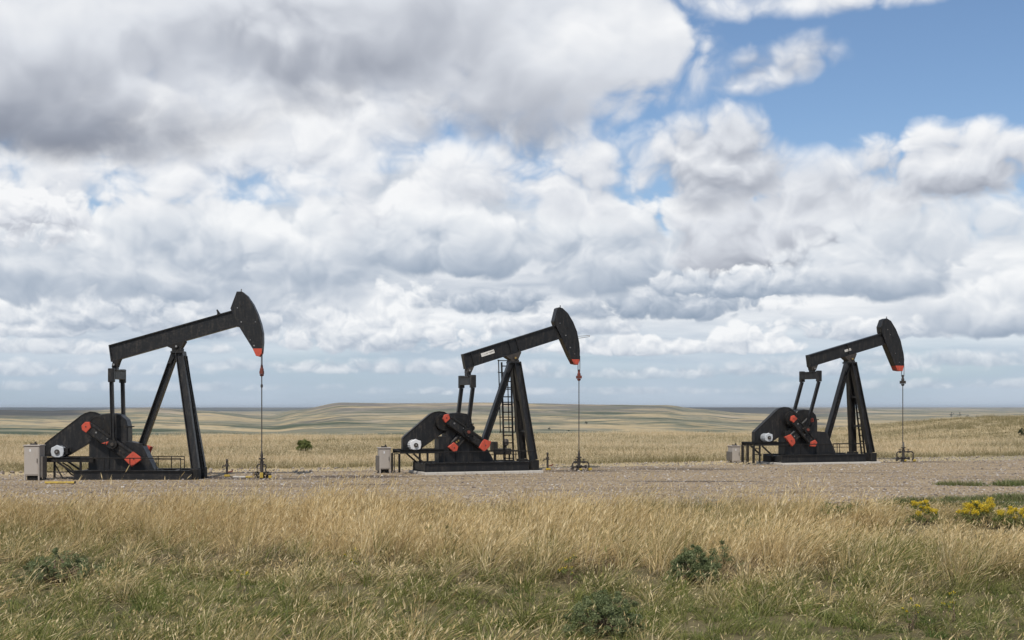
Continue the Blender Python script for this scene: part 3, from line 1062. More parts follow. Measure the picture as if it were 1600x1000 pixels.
    for y in (-YP, YP):
        MB().box(qx - .13, qx + .13, y - .105, y + .105, qz - .14, qz + .45).build('equalizer_end', 'black', eqo, bevel=0.02)
    pw = C.get('pit_w', 0.15)
    for y in (-YP, YP):
        pit = MB().ibar((qx, y, qz - .14), (n_bot[0], y, n_bot[1] + .16), pw, pw, .025).build('pitman_arm', 'black', root)
        p = MB().tube((n_bot[0], y - .10, n_bot[1]), (n_bot[0], y + .10, n_bot[1]), .19, 14)
        p.build('wrist_pin_housing', 'black_dull', pit, smooth=True)
        s_ = -1 if y < 0 else 1
        MB().tube((n_bot[0], y + s_ * .09, n_bot[1]), (n_bot[0], y + s_ * .16, n_bot[1]), .075, 10).build('wrist_pin', 'rust' if C.get('rusty') else 'iron', pit)

    # --- cranks and counterweights (both sides)
    for c in C['cranks']:
        y0 = -0.72 + c.get('dy', 0)
        crank_bar(root, fr, c, y0, y0 + .17, c.get('w', .42))
        if c.get('far', True):
            crank_bar(root, fr, dict(c, polys=c.get('far_polys', c['polys'])), -y0 - .17, -y0, c.get('w', .42))

    # --- gear reducer on its pedestal
    gp = fr.pts(C['gear'], -0.35)
    gb = MB().prism(gp, -.35, .35)
    go = gb.build('gear_reducer', 'black', root, bevel=0.03)
    gx = [p[0] for p in gp]
    gz = [p[1] for p in gp]
    zf = min(gz) + (max(gz) - min(gz)) * 0.52
    MB().box(min(gx) - .06, max(gx) + .08, -.365, .365, zf, zf + .05).build('housing_flange', 'black_dull', go)
    for y in (-.36, .36):
        cx, cz = sum(gx) / len(gx), zf + .02
        MB().tube((cx, y - .02, cz), (cx, y + .02, cz), .30, 18).build('shaft_cover', 'black_dull', go, smooth=True)
    for i in range(5):
        x = min(gx) + (max(gx) - min(gx)) * (i + .5) / 5
        MB().tube((x, -.36, zf - .04), (x, -.36, zf + .10), .015, 6).build('flange_bolt', 'iron', go)
    pp = fr.pts(C['pedestal'], -0.36)
    ped = MB().prism(pp, -.36, .36)
    pdo = ped.build('gear_pedestal', 'black', root, bevel=0.02)
    px = [p[0] for p in pp]
    pz = [p[1] for p in pp]
    MB().box(min(px) - .05, max(px) + .05, -.46, .46, g0 + hz + .001, min(pz) + .02).build('pedestal_foot', 'black_dull', pdo)
    for xx in C.get('ped_ribs', (.3, .6)):
        x = min(px) + (max(px) - min(px)) * xx
        MB().box(x - .02, x + .02, -.40, -.355, min(pz) + .04, max(pz) - .35).build('pedestal_rib', 'black', pdo)

    # --- belt guard, drum, motor
    yg0, yg1 = -0.10, 0.24
    gg = fr.pts(C['guard'], yg0)
    gdo = MB().prism(gg, yg0, yg1).build('belt_guard', 'black', root, bevel=0.015)
    m = len(gg)
    strip = MB()
    for i in range(m):
        p, q = Vector(gg[i]), Vector(gg[(i + 1) % m])
        strip.bar((p.x, yg0 - .012, p.y), (q.x, yg0 - .012, q.y), .02, .035)
    strip.build('edge_strip', 'black_dull', gdo)
    du, dv, dr = C['drum']
    dx_, dz_ = fr.at(du, dv, -.30)
    dr = dr / FPX * C['dist']
    MB().tube((dx_, -.37, dz_), (dx_, yg0 - .002, dz_), dr, 22).build('brake_drum', 'black_dull', root, smooth=True)
    ring = MB()
    for i in range(22):
        a0, a1 = 2 * math.pi * i / 22, 2 * math.pi * (i + 1) / 22
        ring.bar((dx_ + dr * .85 * math.cos(a0), -.375, dz_ + dr * .85 * math.sin(a0)), (dx_ + dr * .85 * math.cos(a1), -.375, dz_ + dr * .85 * math.sin(a1)), .02, .05)
    ring.build('drum_rim', 'black', root)
    mu, mv, mr = C['motor']
    mx_, mz_ = fr.at(mu, mv, -.66)
    mr = mr / FPX * C['dist']
    mmat = C.get('motor_mat', 'silver')
    mo = MB().tube((mx_, -.56, mz_), (mx_, yg0 - .003, mz_), mr * .92, 18)
    for i in range(18):
        a = 2 * math.pi * i / 18
        mo.box(mx_ + mr * .93 * math.cos(a) - .012, mx_ + mr * .93 * math.cos(a) + .012, -.54, yg0 - .02, mz_ + mr * .93 * math.sin(a) - .012, mz_ + mr * .93 * math.sin(a) + .012)
    moo = mo.build('motor', mmat, root, smooth=True)
    oct_ = [(mx_ + mr * f * math.cos(rad(a)), mz_ + mr * f * math.sin(rad(a))) for a, f in
            ((0, 1.05), (38, 1.22), (60, .98), (92, 1.12), (122, .98), (146, 1.15), (180, 1.05), (218, 1.12), (250, .98), (290, .98), (322, 1.12))]
    MB().prism(oct_, -.64, -.561).build('end_bell', mmat, moo, bevel=0.02)
    MB().tube((mx_, -.70, mz_), (mx_, -.641, mz_), mr * .40, 14).build('shaft_boss', 'iron', moo, smooth=True)
    MB().tube((mx_, -.72, mz_), (mx_, -.701, mz_), mr * .16, 8).build('shaft_end', 'steel', moo)
    MB().box(mx_ + mr * .75, mx_ + mr * 1.55, -.50, -.22, mz_ - mr * .45, mz_ + mr * .55).build('terminal_box', 'black_dull', moo, bevel=0.01)

    # --- motor platform and its legs
    (ul, vt), (ur, vb_) = C['platform']
    x0, zt = fr.at(ul, vt, -.62)
    x1, zb = fr.at(ur, vb_, -.62)
    pl = MB()
    for y in (-.62, .60):
        pl.ibar((x0, y, (zt + zb) / 2), (x1, y, (zt + zb) / 2), .12, max(.12, zt - zb), .02)
    k = 7
    for i in range(k):
        x = x0 + .08 + (x1 - x0 - .16) * i / (k - 1)
        pl.bar((x, -.60, zt - .05), (x, .58, zt - .05), .10, .05, (1, 0, 0))
    plo = pl.build('motor_platform', 'black_dull', root)
    for u in C['plat_legs']:
        x = fr.at(u, vt, -.62)[0]
        for y in (-.62, .60):
            MB().bar((x, y, g0), (x, y, zb), .08, .08).build('platform_leg', 'black_dull', plo)
    (ua, va), (ub, vb2) = C['brace']
    pa, pb_ = fr.at(ua, va, -.62), fr.at(ub, vb2, -.62)
    for y in (-.62, .60):
        MB().bar((pa[0], y, pa[1]), (pb_[0], y, pb_[1]), .09, .07).build('platform_brace', 'black_dull', plo)

    # --- hand rails round the pit
    rails(root, fr, C, g0, hz)

    # --- ladder
    if 'ladder' in C:
        ladder(root, fr, C['ladder'], g0)

    # --- bridle, carrier bar, polished rod
    cu = C['rod'][0]
    rxx = fr.at(cu, 650, 0.0)[0]
    zc1 = fr.at(cu, C['carrier'][0], 0)[1]
    zc0 = fr.at(cu, C['carrier'][1], 0)[1]
    ztip = fr.at(cu, C['bridle_from'], 0)[1]
    for y in (-.11, .11):
        MB().tube((rxx + .0, y, zc1 - .05), (rxx + .0, y, ztip), .018, 6).build('bridle_cable', 'cable', root)
    hc = zc1 - zc0
    car = MB().box(rxx - .07, rxx + .07, -.19, .19, zc0 + hc * .22, zc0 + hc * .50)
    car.lathe(rxx, 0, [(.03, zc1 + .05), (.05, zc1), (.06, zc0 + hc * .75), (.085, zc0 + hc * .7), (.085, zc0 + hc * .5)][::-1], 10)
    car.lathe(rxx, 0, [(.05, zc0), (.09, zc0 + hc * .08), (.09, zc0 + hc * .2)], 10)
    car.build('carrier_bar', C.get('carrier_mat', 'rust'), root)
    zb0 = fr.at(cu, C['rod'][1], 0)[1]
    MB().tube((rxx, 0, zb0), (rxx, 0, zc0 + .02), .024, 8).build('polished_rod', 'cable', root)
    if 'clamp' in C:
        z = fr.at(cu, C['clamp'], 0)[1]
        MB().lathe(rxx, 0, [(.02, z - .08), (.05, z - .05), (.05, z + .05), (.02, z + .08)], 8).build('rod_clamp', 'iron', root)
    return root, fr


def rails(root, fr, C, g0, hz):
    for r in C['rails']:
        y = r['y']
        zt = fr.at(800 if 'zu' not in r else r['zu'], r['v'], y)[1]
        xs_ = [fr.at(u, r['v'], y)[0] for u in r['u']]
        rail = MB()
        zb = g0 + (hz if not r.get('ground') else 0)
        rail.tube((xs_[0], y, zt), (xs_[-1], y, zt), .022, 6)
        if r.get('mid'):
            rail.tube((xs_[0], y, zb + (zt - zb) * r['mid']), (xs_[-1], y, zb + (zt - zb) * r['mid']), .018, 6)
        ro = rail.build('hand_rail', 'black_dull', root)
        for x in xs_:
            MB().tube((x, y, zb), (x, y, zt), .022, 6).build('rail_post', 'black_dull', ro)


def ladder(root, fr, Ld, g0):
    """two side rails with rungs, following the post; optional safety cage hoops"""
    (u0, v0), (u1, v1) = Ld['foot'], Ld['top']
    y0, y1 = Ld['y0'], Ld['y1']
    a, b = fr.at(u0, v0, y0), fr.at(u1, v1, y1)
    hw = Ld.get('hw', .22)
    ax = Vector(Ld.get('axis', (0, 1, 0))).normalized()
    p0, p1 = Vector((a[0], y0, a[1])), Vector((b[0], y1, b[1]))
    lad = MB()
    for s in (-1, 1):
        lad.bar(p0 + ax * (s * hw), p1 + ax * (s * hw), .07, .07)
    lo = lad.build('ladder', 'black_dull', root)
    n = Ld.get('n', 12)
    for i in range(n):
        c = p0 + (p1 - p0) * ((i + .5) / n)
        MB().tube(c - ax * hw, c + ax * hw, .028, 6).build('rung', Ld.get('rung_mat', 'black_dull'), lo)
    if Ld.get('cage'):
        out = Vector(Ld['out'])
        up = (p1 - p0)
        for f in Ld['cage']:
            c = p0 + up * f
            pts = [c + ax * (hw * 1.6 * math.cos(t)) + out * (.62 * math.sin(t)) for t in [math.pi * i / 8 for i in range(9)]]
            MB().path(pts, .024, 6).build('cage_hoop', 'black_dull', lo)
        for t in (0.02, math.pi * .3, math.pi * .7, math.pi * .98):
            o_ = ax * (hw * 1.6 * math.cos(t)) + out * (.62 * math.sin(t))
            MB().tube(p0 + up * Ld['cage'][0] + o_, p0 + up * Ld['cage'][-1] + o_, .026, 6).build('cage_bar', 'black_dull', lo)


# ------------------------------------------------------------------ wellhead, valve, cabinet
def wellhead(fr, C, label):
    x = fr.at(C['u'], 650, 0)[0]
    wx, wy = fr.X + x * fr.c, fr.Y + x * fr.s
    root = empty('wellhead', (wx, wy, PADZ), fr.th, label, 'wellhead', 'wellheads under the horse heads')
    s = C.get('s', 1.0)
    H = C['h']            # height of the stuffing box top
    st = MB().lathe(0, 0, [(.05, H - .30), (.065, H - .20), (.05, H - .12), (.035, H - .02), (.028, H)], 12)
    st.build('stuffing_box', C.get('box_mat', 'iron'), root, smooth=True)
    b = MB().lathe(0, 0, [(.15, 0), (.15, .10), (.11, .10), (.11, .22), (.16, .22), (.16, .27), (.075, .27), (.075, H - .50), (.10, H - .50), (.10, H - .44),
                          (.062, H - .44), (.062, H - .36), (.13, H - .36), (.13, H - .30), (.05, H - .30)], 14)
    b.build('tubing_head', 'iron', root, smooth=True)
    zp = H - .56
    for sgn, reach in ((-1, C['left']), (1, C['right'])):
        if reach <= 0:
            continue
        p = MB().path([(0, 0, zp), (sgn * (reach - .08), 0, zp), (sgn * reach, 0, zp - .08), (sgn * reach, 0, .16)], .034, 8)
        p.lathe(sgn * reach, 0, [(.07, .05), (.07, .14), (.045, .14), (.045, .24)], 10)
        po = p.build('flow_pipe', 'iron', root, smooth=True)
        MB().lathe(sgn * reach * .5, 0, [(.06, zp - .06), (.075, zp - .04), (.075, zp + .05), (.02, zp + .06), (.02, zp + .13)], 10).tube(
            (sgn * reach * .5 - .10, 0, zp + .14), (sgn * reach * .5 + .10, 0, zp + .14), .016, 6).build('valve', C.get('valve_mat', 'iron'), po)
    p = MB().tube((-.34 * s, 0, .19), (.36 * s, 0, .19), .045, 8)
    for q in (-.34 * s, .36 * s):
        p.tube((q - .03, 0, .19), (q + .03, 0, .19), .085, 10)
    p.build('casing_valve', 'iron', root, smooth=True)
    if C.get('scroll'):
        for sgn in (-1, 1):
            MB().path([(sgn * .06, -.05, .62), (sgn * .15, -.05, .60), (sgn * .20, -.05, .50), (sgn * .17, -.05, .36), (sgn * .23, -.05, .26)], .03, 8).build('side_pipe', 'iron', root)
            MB().lathe(sgn * .22, .10, [(.06, .02), (.07, .1), (.05, .12), (.05, .24), (.09, .25), (.09, .29)], 10).build('bolted_flange', 'iron', root)
    MB().box(-.05, .09, -.20, -.14, .02, .26 if C.get('scroll') else .12).build('yellow_guard', 'yellow', root, bevel=0.02)
    MB().box(C['right'] - .04 if C['right'] > 0 else .30, (C['right'] if C['right'] > 0 else .30) + .14, -.10, -.02, .0, .13).build('yellow_tag', 'yellow', root, bevel=0.02)
    return root


def stub_valve(u, v, h, label, lean=0):
    d = EYE * FPX / (v - V0)
    root = empty('valve_post', ((u - U0) / FPX * d, d, PADZ), 0.1, label, 'valve', 'valve posts beside the wellheads')
    MB().lathe(0, 0, [(.10, 0), (.10, .06), (.05, .07), (.05, h - .30), (.075, h - .30), (.075, h - .24), (.045, h - .22), (.045, h - .10), (.06, h - .08), (.04, h)], 12).build('riser', 'iron', root, smooth=True)
    w = MB()
    for i in range(10):
        a0, a1 = 2 * math.pi * i / 10, 2 * math.pi * (i + 1) / 10
        w.tube((.12 * math.cos(a0), .12 * math.sin(a0), h * .60), (.12 * math.cos(a1), .12 * math.sin(a1), h * .60), .014, 5)
    w.tube((-.12, 0, h * .6), (.12, 0, h * .6), .012, 5)
    w.build('hand_wheel', 'iron', root)
    MB().path([(0, 0, h * .62), (-.16, 0, h * .62), (-.20, 0, h * .50)], .025, 6).build('side_pipe', 'iron', root)
    MB().box(-.10, .16, -.14, -.10, 0.0, .10).build('yellow_guard', 'yellow', root, bevel=0.02)
    MB().path([(0, 0, .20), (.22, 0, .22), (.25, 0, .30)], .03, 6).build('drain_pipe', 'rust', root)
    return root


def cabinet(C, label):
    fr = Frame(C['u'], C['dist'], C['yaw'])
    root = empty('electrical_cabinet', (fr.X, fr.Y, PADZ), fr.th, label, 'cabinet', 'electrical cabinets beside the pumps')
    x0, zt = fr.at(C['x'][0], C['v'][0], 0)
    x1 = fr.at(C['x'][1], C['v'][0], 0)[0]
    zb = fr.at(C['x'][0], C['v'][1], 0)[1]
    dp = C.get('depth', .62)
    body = MB().box(x0, x1, .0, dp, zb, zt - .05).build('body', 'galv', root, bevel=0.012)
    MB().box(x0 - .03, x1 + .03, -.04, dp + .03, zt - .05, zt).build('lid', 'galv', root, bevel=0.01)
    MB().box(x0 + .045, x1 - .045, -.016, -.001, zb + .05, zt - .10).build('door', 'galv', body, bevel=0.006)
    MB().box(x0 + (x1 - x0) * .36, x0 + (x1 - x0) * .46, -.024, -.0165, zt - .28, zt - .17).build('warning_sticker', 'white_metal', body)
    MB().box(x1 - .10, x1 - .075, -.05, -.017, (zt + zb) / 2 - .1, (zt + zb) / 2 + .08).build('door_handle', 'galv_dark', body)
    for x in (x0 + .03, x1 - .03):
        for y in (.03, dp - .03):
            MB().bar((x, y, 0), (x, y, zb), .06, .06).build('leg', 'galv', root)
    MB().box(x0 + .09, x1 - .09, .10, dp - .08, 0.02, zb - .005).build('cable_box', 'black_dull', root)
    xm = (x0 + x1) / 2
    MB().box(xm - .14, xm + .12, .2, .34, zt + .001, zt + .06).tube((xm + .06, .27, zt + .06), (xm + .06, .27, zt + .13), .04, 8).build('vent_cap', 'iron', root)
    s = C['side']          # the darker switch box on the flank
    xs_ = x1 + .002 if s > 0 else x0 - .112
    MB().box(xs_, xs_ + .11, .08, dp - .05, .12, zb + (zt - zb) * .62).build('switch_box', 'galv_dark', root, bevel=0.01)
    return root


# ------------------------------------------------------------------ the three pumping units
J1 = dict(label='leftmost and largest black pumpjack, standing straight on the gravel without concrete slab',
    leg_half=.60, saddle=(278, 541.6), dist=55.2, yaw=1.0, skid=((115, 745), (300, 745)), skid_h=.40, foot_near=(305, 745), cap=(279, 550), rear_leg=(219, 704),
    beam_top=((172, 539.3), (361, 486)), beam_bot=((167, 567.5), (372, 510)), tail_slant=.10, stiff=(), bumps=(4.86,),
    head=[(370, 455.5), (360, 482), (373, 509.6), (395, 545), (400, 556), (405, 557.4), (409, 552), (410.6, 535), (410.3, 520), (407.3, 506), (402.4, 491), (395, 475), (386, 462), (378, 455.5)],
    head_red=544.5, head_top=(376.5, 456), bridle_from=522,
    head_marks=[(377, 477.5, .055, 'rubber'), (382, 487, .04, 'rubber'), (383, 494, .035, 'rubber'), (377, 503, .03, 'steel'), (371, 481, .025, 'steel'), (397, 540, .035, 'steel'), (391, 531, .02, 'steel'), (399, 503, .02, 'steel')],
    tail_pin=(180.4, 570), pit_top=(174.3, 592), pit_bot=(176.5, 694), pit_w=.15,
    cranks=[dict(a=(135, 666), b=(209, 718), w=.46, polys=[[(127.5, 665), (133.5, 659.3), (140.3, 659.3), (142.6, 668), (135, 676.3), (128.7, 671.8)], [(207.8, 705.5), (219.8, 714.5), (220.5, 719), (206, 729.5), (194, 717.5)], [(158, 692.5), (171, 689.5), (167.5, 695)]],
                 far_polys=[[(206, 712), (216, 697), (225, 700), (221, 711), (214, 722)]])],
    gear=[(142, 676), (142, 660), (150, 651), (160, 647), (176, 645), (188, 648), (197, 656), (200, 668), (200, 692), (142, 692)],
    pedestal=[(139, 741), (139, 689), (196, 689), (221, 693), (243, 738), (243, 741)],
    guard=[(70.5, 713), (70.5, 693), (74, 690), (127, 649.5), (133, 646), (141, 643.6), (149, 644.5), (157, 648), (164, 655), (167, 664), (163, 673), (146, 688), (107, 711), (103, 713)],
    drum=(152, 662, 13), motor=(89, 706, 9.6), platform=((68, 714.5), (146, 722)), plat_legs=(70, 126), brace=((90, 722), (118, 741)),
    rails=[dict(y=-1.02, u=(126, 163, 203, 244, 282), v=716, zu=200), dict(y=.95, u=(232, 247, 268, 288), v=713, zu=250, mid=.72)],
    ladder=dict(foot=(318, 738), top=(290, 556), y0=.35, y1=.02, hw=.16, n=17),
    rod=(409.0, 708), carrier=(571, 588), clamp=603)
J2 = dict(label='middle black pumpjack with a white name plate and a caged ladder behind its post', rusty=True,
    leg_half=.70, saddle=(802, 559.5), dist=60.7, yaw=21.0, g0=.14, skid=((664, 735), (826, 735)), skid_h=.42, foot_near=(833, 735), cap=(803, 566), rear_leg=(757, 688),
    beam_top=((722.5, 553.5), (867, 508)), beam_bot=((719, 579), (877, 529)), tail_slant=.08, stiff=(2.34, 2.74, .38), plate=(.84, 1.52, -.22, -.39),
    plate_label='small white plate with worn dark lettering',
    head=[(871, 481.5), (866, 502), (867.5, 507), (877.5, 528), (890, 556), (896.5, 568.5), (903.5, 570), (905.6, 561.5), (906, 548), (905, 536), (901.4, 518), (895.5, 503), (887.4, 489.5), (879, 481.5), (874, 480)],
    head_red=561, head_top=(875, 481), bridle_from=556,
    head_marks=[(886.5, 513, .06, 'rubber'), (880.5, 500, .02, 'rubber'), (875, 505, .02, 'steel'), (884, 524, .03, 'steel'), (891, 543, .03, 'steel'), (895, 535, .025, 'black_dull'), (898, 553, .02, 'steel')],
    loop=((904, 527), (921, 525)),
    tail_pin=(731, 579), pit_top=(738.8, 601), pit_bot=(731, 675), pit_w=.16,
    cranks=[dict(a=(697.5, 653.5), b=(757, 696), w=.46, polys=[[(692, 654.5), (694.4, 648), (701, 646.7), (702.9, 654.5), (695.7, 661)], [(755.5, 686), (767.2, 689.6), (764.6, 698), (756.2, 705.8), (747.4, 699)]]),
            dict(a=(741, 664), b=(710, 699), w=.42, dy=.175, far=False, brass=True, polys=[[(710.7, 690.9), (717.8, 698), (715.9, 704.5), (710, 706), (701.6, 698.7)]])],
    gear=[(697, 676), (697, 652), (702, 646), (716, 644.5), (730, 646.5), (737, 654), (738, 664), (738, 684), (697, 684)],
    pedestal=[(686, 726), (686, 682), (744, 682), (752, 690), (761, 700), (768, 712), (773, 723), (773, 726)],
    guard=[(630, 703), (630, 684.5), (633, 681), (672, 647.5), (678, 644.3), (686, 643), (694, 644), (701, 648), (706, 655), (706, 664), (700, 671), (684, 681.5), (660, 699), (655, 703)],
    drum=(694, 660, 13), motor=(650, 695.5, 8.4), motor_mat='white_metal', platform=((625, 702.5), (694, 708)), plat_legs=(624, 668), brace=((646, 709), (664, 725)),
    rails=[dict(y=-1.02, u=(694, 732, 772, 812, 836), v=705.5, zu=760), dict(y=.98, u=(756, 773, 790, 806, 822), v=704, zu=790, mid=.6),
           dict(y=-.75, u=(616, 623), v=709, zu=620, ground=True)],
    ladder=dict(foot=(795, 722), top=(791, 566), y0=1.45, y1=1.45, hw=.24, axis=(1, 0, 0), n=13, cage=(.30, .45, .60, .75, .9, 1.02), out=(0, .9, 0)),
    rod=(904.6, 705), carrier=(579, 595))
J3 = dict(label='rightmost and smallest looking black pumpjack with crossed counterweight arms', rusty=True,
    leg_half=.84, saddle=(1327, 561), dist=70.9, yaw=20.0, g0=.12, skid=((1222, 719), (1352, 719)), skid_h=.42, foot_near=(1360.5, 719), cap=(1327.5, 566.5), rear_leg=(1294, 676),
    beam_top=((1261.7, 555), (1380, 519.5)), beam_bot=((1259.5, 575), (1383, 540)), tail_slant=.08, stiff=(2.55,), bumps=(), plate=(2.30, 2.72, -.30, -.42),
    plate_label='narrow worn white plate',
    head=[(1380.5, 499.5), (1376.5, 511), (1377.5, 519), (1384, 536), (1393, 558), (1402, 579), (1410, 580), (1412.2, 571), (1412.6, 562), (1411.7, 553), (1407, 532), (1399.5, 514), (1392, 501.5), (1385.5, 497.3)],
    head_red=571, head_top=(1385, 498), bridle_from=568,
    head_marks=[(1396, 527, .05, 'rubber'), (1387, 515, .025, 'steel'), (1391, 523, .02, 'steel'), (1399, 552, .02, 'steel'), (1405, 566, .02, 'steel')],
    tail_pin=(1269, 576), pit_top=(1279.5, 592), pit_bot=(1260.6, 671.5), pit_w=.15,
    cranks=[dict(a=(1240, 655), b=(1271, 692.5), w=.47, polys=[[(1236.4, 650.6), (1240.6, 648.8), (1245.4, 654.2), (1239.4, 660.8), (1235.4, 657.2)], [(1265.8, 690.8), (1273, 687.2), (1276.6, 691.4), (1273.6, 698), (1265.8, 697.4)]]),
            dict(a=(1237, 689), b=(1272, 656), w=.50, dy=.175, far=False, brass=True, polys=[[(1228.6, 683), (1238.2, 678.8), (1244.2, 687.2), (1244.8, 692.6), (1240, 698), (1235.8, 693.2)], [(1269, 654), (1273, 653), (1274, 658.5), (1269.5, 660)]])],
    gear=[(1240, 668), (1240, 650), (1246, 642), (1256, 639.5), (1268, 641), (1275, 648), (1277.5, 658), (1277.5, 675), (1240, 675)],
    pedestal=[(1227, 712), (1227, 674), (1280, 674), (1291.5, 675), (1295, 681), (1307, 709), (1307, 712)],
    guard=[(1179.5, 690.5), (1179.5, 675), (1182, 672.5), (1213, 642.5), (1218, 638.5), (1224.5, 636.2), (1232, 636.8), (1239, 641), (1243, 648), (1243, 657), (1238, 665), (1228, 674), (1209, 688), (1205, 690.5)],
    drum=(1237.5, 654.5, 11.5), motor=(1202, 683.8, 6.6), platform=((1177, 691), (1232, 696)), plat_legs=(1178, 1187), brace=((1191, 697), (1208, 713)),
    rails=[dict(y=-1.02, u=(1242, 1280, 1308, 1338, 1358), v=694, zu=1290), dict(y=.98, u=(1302, 1312, 1328, 1345), v=693, zu=1320, mid=.6),
           dict(y=-.70, u=(1162, 1166, 1176), v=696.5, zu=1168, ground=True)],
    ladder=dict(foot=(1349, 712), top=(1333, 568), y0=.30, y1=.05, hw=.15, n=16),
    rod=(1410.6, 693), carrier=(587, 603), carrier_mat='iron')
pj1, f1 = pumpjack(J1)
pj2, f2 = pumpjack(J2)
pj3, f3 = pumpjack(J3)

# hoses and conduit under the first unit's motor platform
for pts in ([(84, 722), (93, 738), (98, 747), (116, 750)], [(92, 723), (101, 730), (110, 740), (117, 744)], [(98, 723), (108, 729), (116, 737)]):
    q = [P3(f1.at(u, v, -.45), -.45) for u, v in pts]
    MB().path(q, .032, 8).build('hose', 'rubber', pj1)
q = [f1.at(u, v, -.8) for u, v in ((70, 738), (116, 738))]
MB().tube(P3(q[0], -.5), P3(q[1], -.5), .025, 6).build('conduit', 'iron', pj1)
# step ladder at the third unit's motor platform
for v in (701, 710):
    a, b = f3.at(1178, v, -.62), f3.at(1187, v, -.62)
    MB().tube(P3(a, -.62), P3(b, -.62), .022, 6).build('step', 'black_dull', pj3)
# pulley box behind the third unit's left end
a, b = f3.at(1198, 711, .4), f3.at(1212, 722, .4)
MB().box(a[0], b[0], .0, .8, PADZ, a[1]).build('cable_box', 'black_dull', pj3, bevel=0.02)

# concrete slabs below the second and third unit, poured in panels
for fr, (ua, ub), vv, lab in ((f2, (664, 849), 739, 'pale concrete slab below the middle pumpjack'), (f3, (1222, 1376), 723.5, 'thin concrete slab below the rightmost pumpjack')):
    xa, xb = fr.at(ua, vv, -1.3)[0], fr.at(ub, vv, -1.3)[0]
    top = (.14 if fr is f2 else .12) - .002
    slab = empty('concrete_slab', (fr.X, fr.Y, PADZ), fr.th, lab, 'slab', 'concrete slabs')
    k = 3
    random.seed(4)
    for i in range(k):
        x0, x1 = xa + (xb - xa) * i / k, xa + (xb - xa) * (i + 1) / k
        MB().box(x0 + .012, x1 - .012, -1.30 + random.uniform(-.05, .05), 1.35, -.05, top - PADZ - random.uniform(0, .012)).build('slab_panel', 'concrete', slab, bevel=0.02)

# wellheads
wellhead(f1, dict(u=409.0, h=1.18, left=0, right=0, scroll=True), 'dark iron wellhead with yellow guard below the leftmost horse head')
wellhead(f2, dict(u=904.6, h=.98, left=.34, right=.52), 'iron wellhead with square side pipes below the middle horse head')
wellhead(f3, dict(u=1411.5, h=1.12, left=.44, right=.66, box_mat='galv_dark'), 'iron wellhead with wide looped side pipes below the rightmost horse head')
stub_valve(354.5, 745.5, .78, 'short valve post with hand wheel right of the leftmost pumpjack')
stub_valve(855.5, 735, .86, 'thin valve post with yellow guard right of the middle pumpjack')

# cabinets
cabinet(dict(u=50, dist=53.6, yaw=0, x=(37.5, 61.5), v=(696, 744), side=1), 'tall taupe electrical cabinet left of the leftmost pumpjack')
cabinet(dict(u=600, dist=59.6, yaw=14, x=(593, 610.5), v=(700, 734), side=-1), 'narrow taupe electrical cabinet left of the middle pumpjack')
cabinet(dict(u=1150, dist=71.0, yaw=12, x=(1144.6, 1156.8), v=(697, 722), side=-1, depth=.7), 'small taupe electrical cabinet left of the rightmost pumpjack')

# low pump skid seen through the legs of the middle unit
d = 67.5
sk = empty('valve_skid', ((790 - U0) / FPX * d, d, 0.0), .2, 'small dark valve skid behind the legs of the middle pumpjack', 'valve skid')
MB().box(-.62, .28, -.25, .25, .62, .92).build('housing', 'black_dull', sk, bevel=.03)
MB().box(-.80, -.45, -.2, .2, .80, 1.28).build('control_box', 'black_dull', sk, bevel=.03)
for x in (-.55, .2):
    MB().tube((x, 0, 0), (x, 0, .62), .05, 8).build('leg', 'black_dull', sk)
MB().lathe(.0, 0, [(.06, .92), (.06, 1.05), (.16, 1.10), (.17, 1.30), (.10, 1.42)], 12).build('valve_bonnet', 'iron', sk, smooth=True)

# things lying on the gravel
def on_pad(u, v):
    t = EYE * FPX / (v - V0)
    return (u - U0) / FPX * t, t


x, y = on_pad(92, 756.5)
yp = empty('yellow_pipe', (x, y, PADZ + .045), .03, 'faded yellow pipe lying in front of the leftmost pumpjack platform', 'pipe')
MB().tube((-.55, 0, 0), (.62, 0, 0), .045, 8).build('barrel', 'yellow', yp, smooth=True)
MB().tube((.621, 0, 0), (.66, 0, 0), .058, 8).build('collar', 'black_dull', yp)
x, y = on_pad(386, 748)
yp = empty('yellow_pipe', (x, y, PADZ + .05), -.05, 'short yellow pipe lying left of the leftmost wellhead', 'pipe')
MB().tube((-.05, 0, 0), (.22, 0, 0), .05, 8).build('barrel', 'yellow', yp, smooth=True)
MB().path([(-.62, 0, .0), (-.35, .05, .0), (-.06, 0, .0)], .045, 8).build('fitting', 'concrete', yp)


# ------------------------------------------------------------------ vegetation
def attr_mesh(name, verts, faces, hue, along=None):
    me = bpy.data.meshes.new(name)
    me.from_pydata(verts, [], faces)
    a = me.attributes.new('hue', 'FLOAT', 'POINT')
    a.data.foreach_set('value', hue)
    if along is not None:
        a = me.attributes.new('along', 'FLOAT', 'POINT')
        a.data.foreach_set('value', along)
    me.update()
    return me


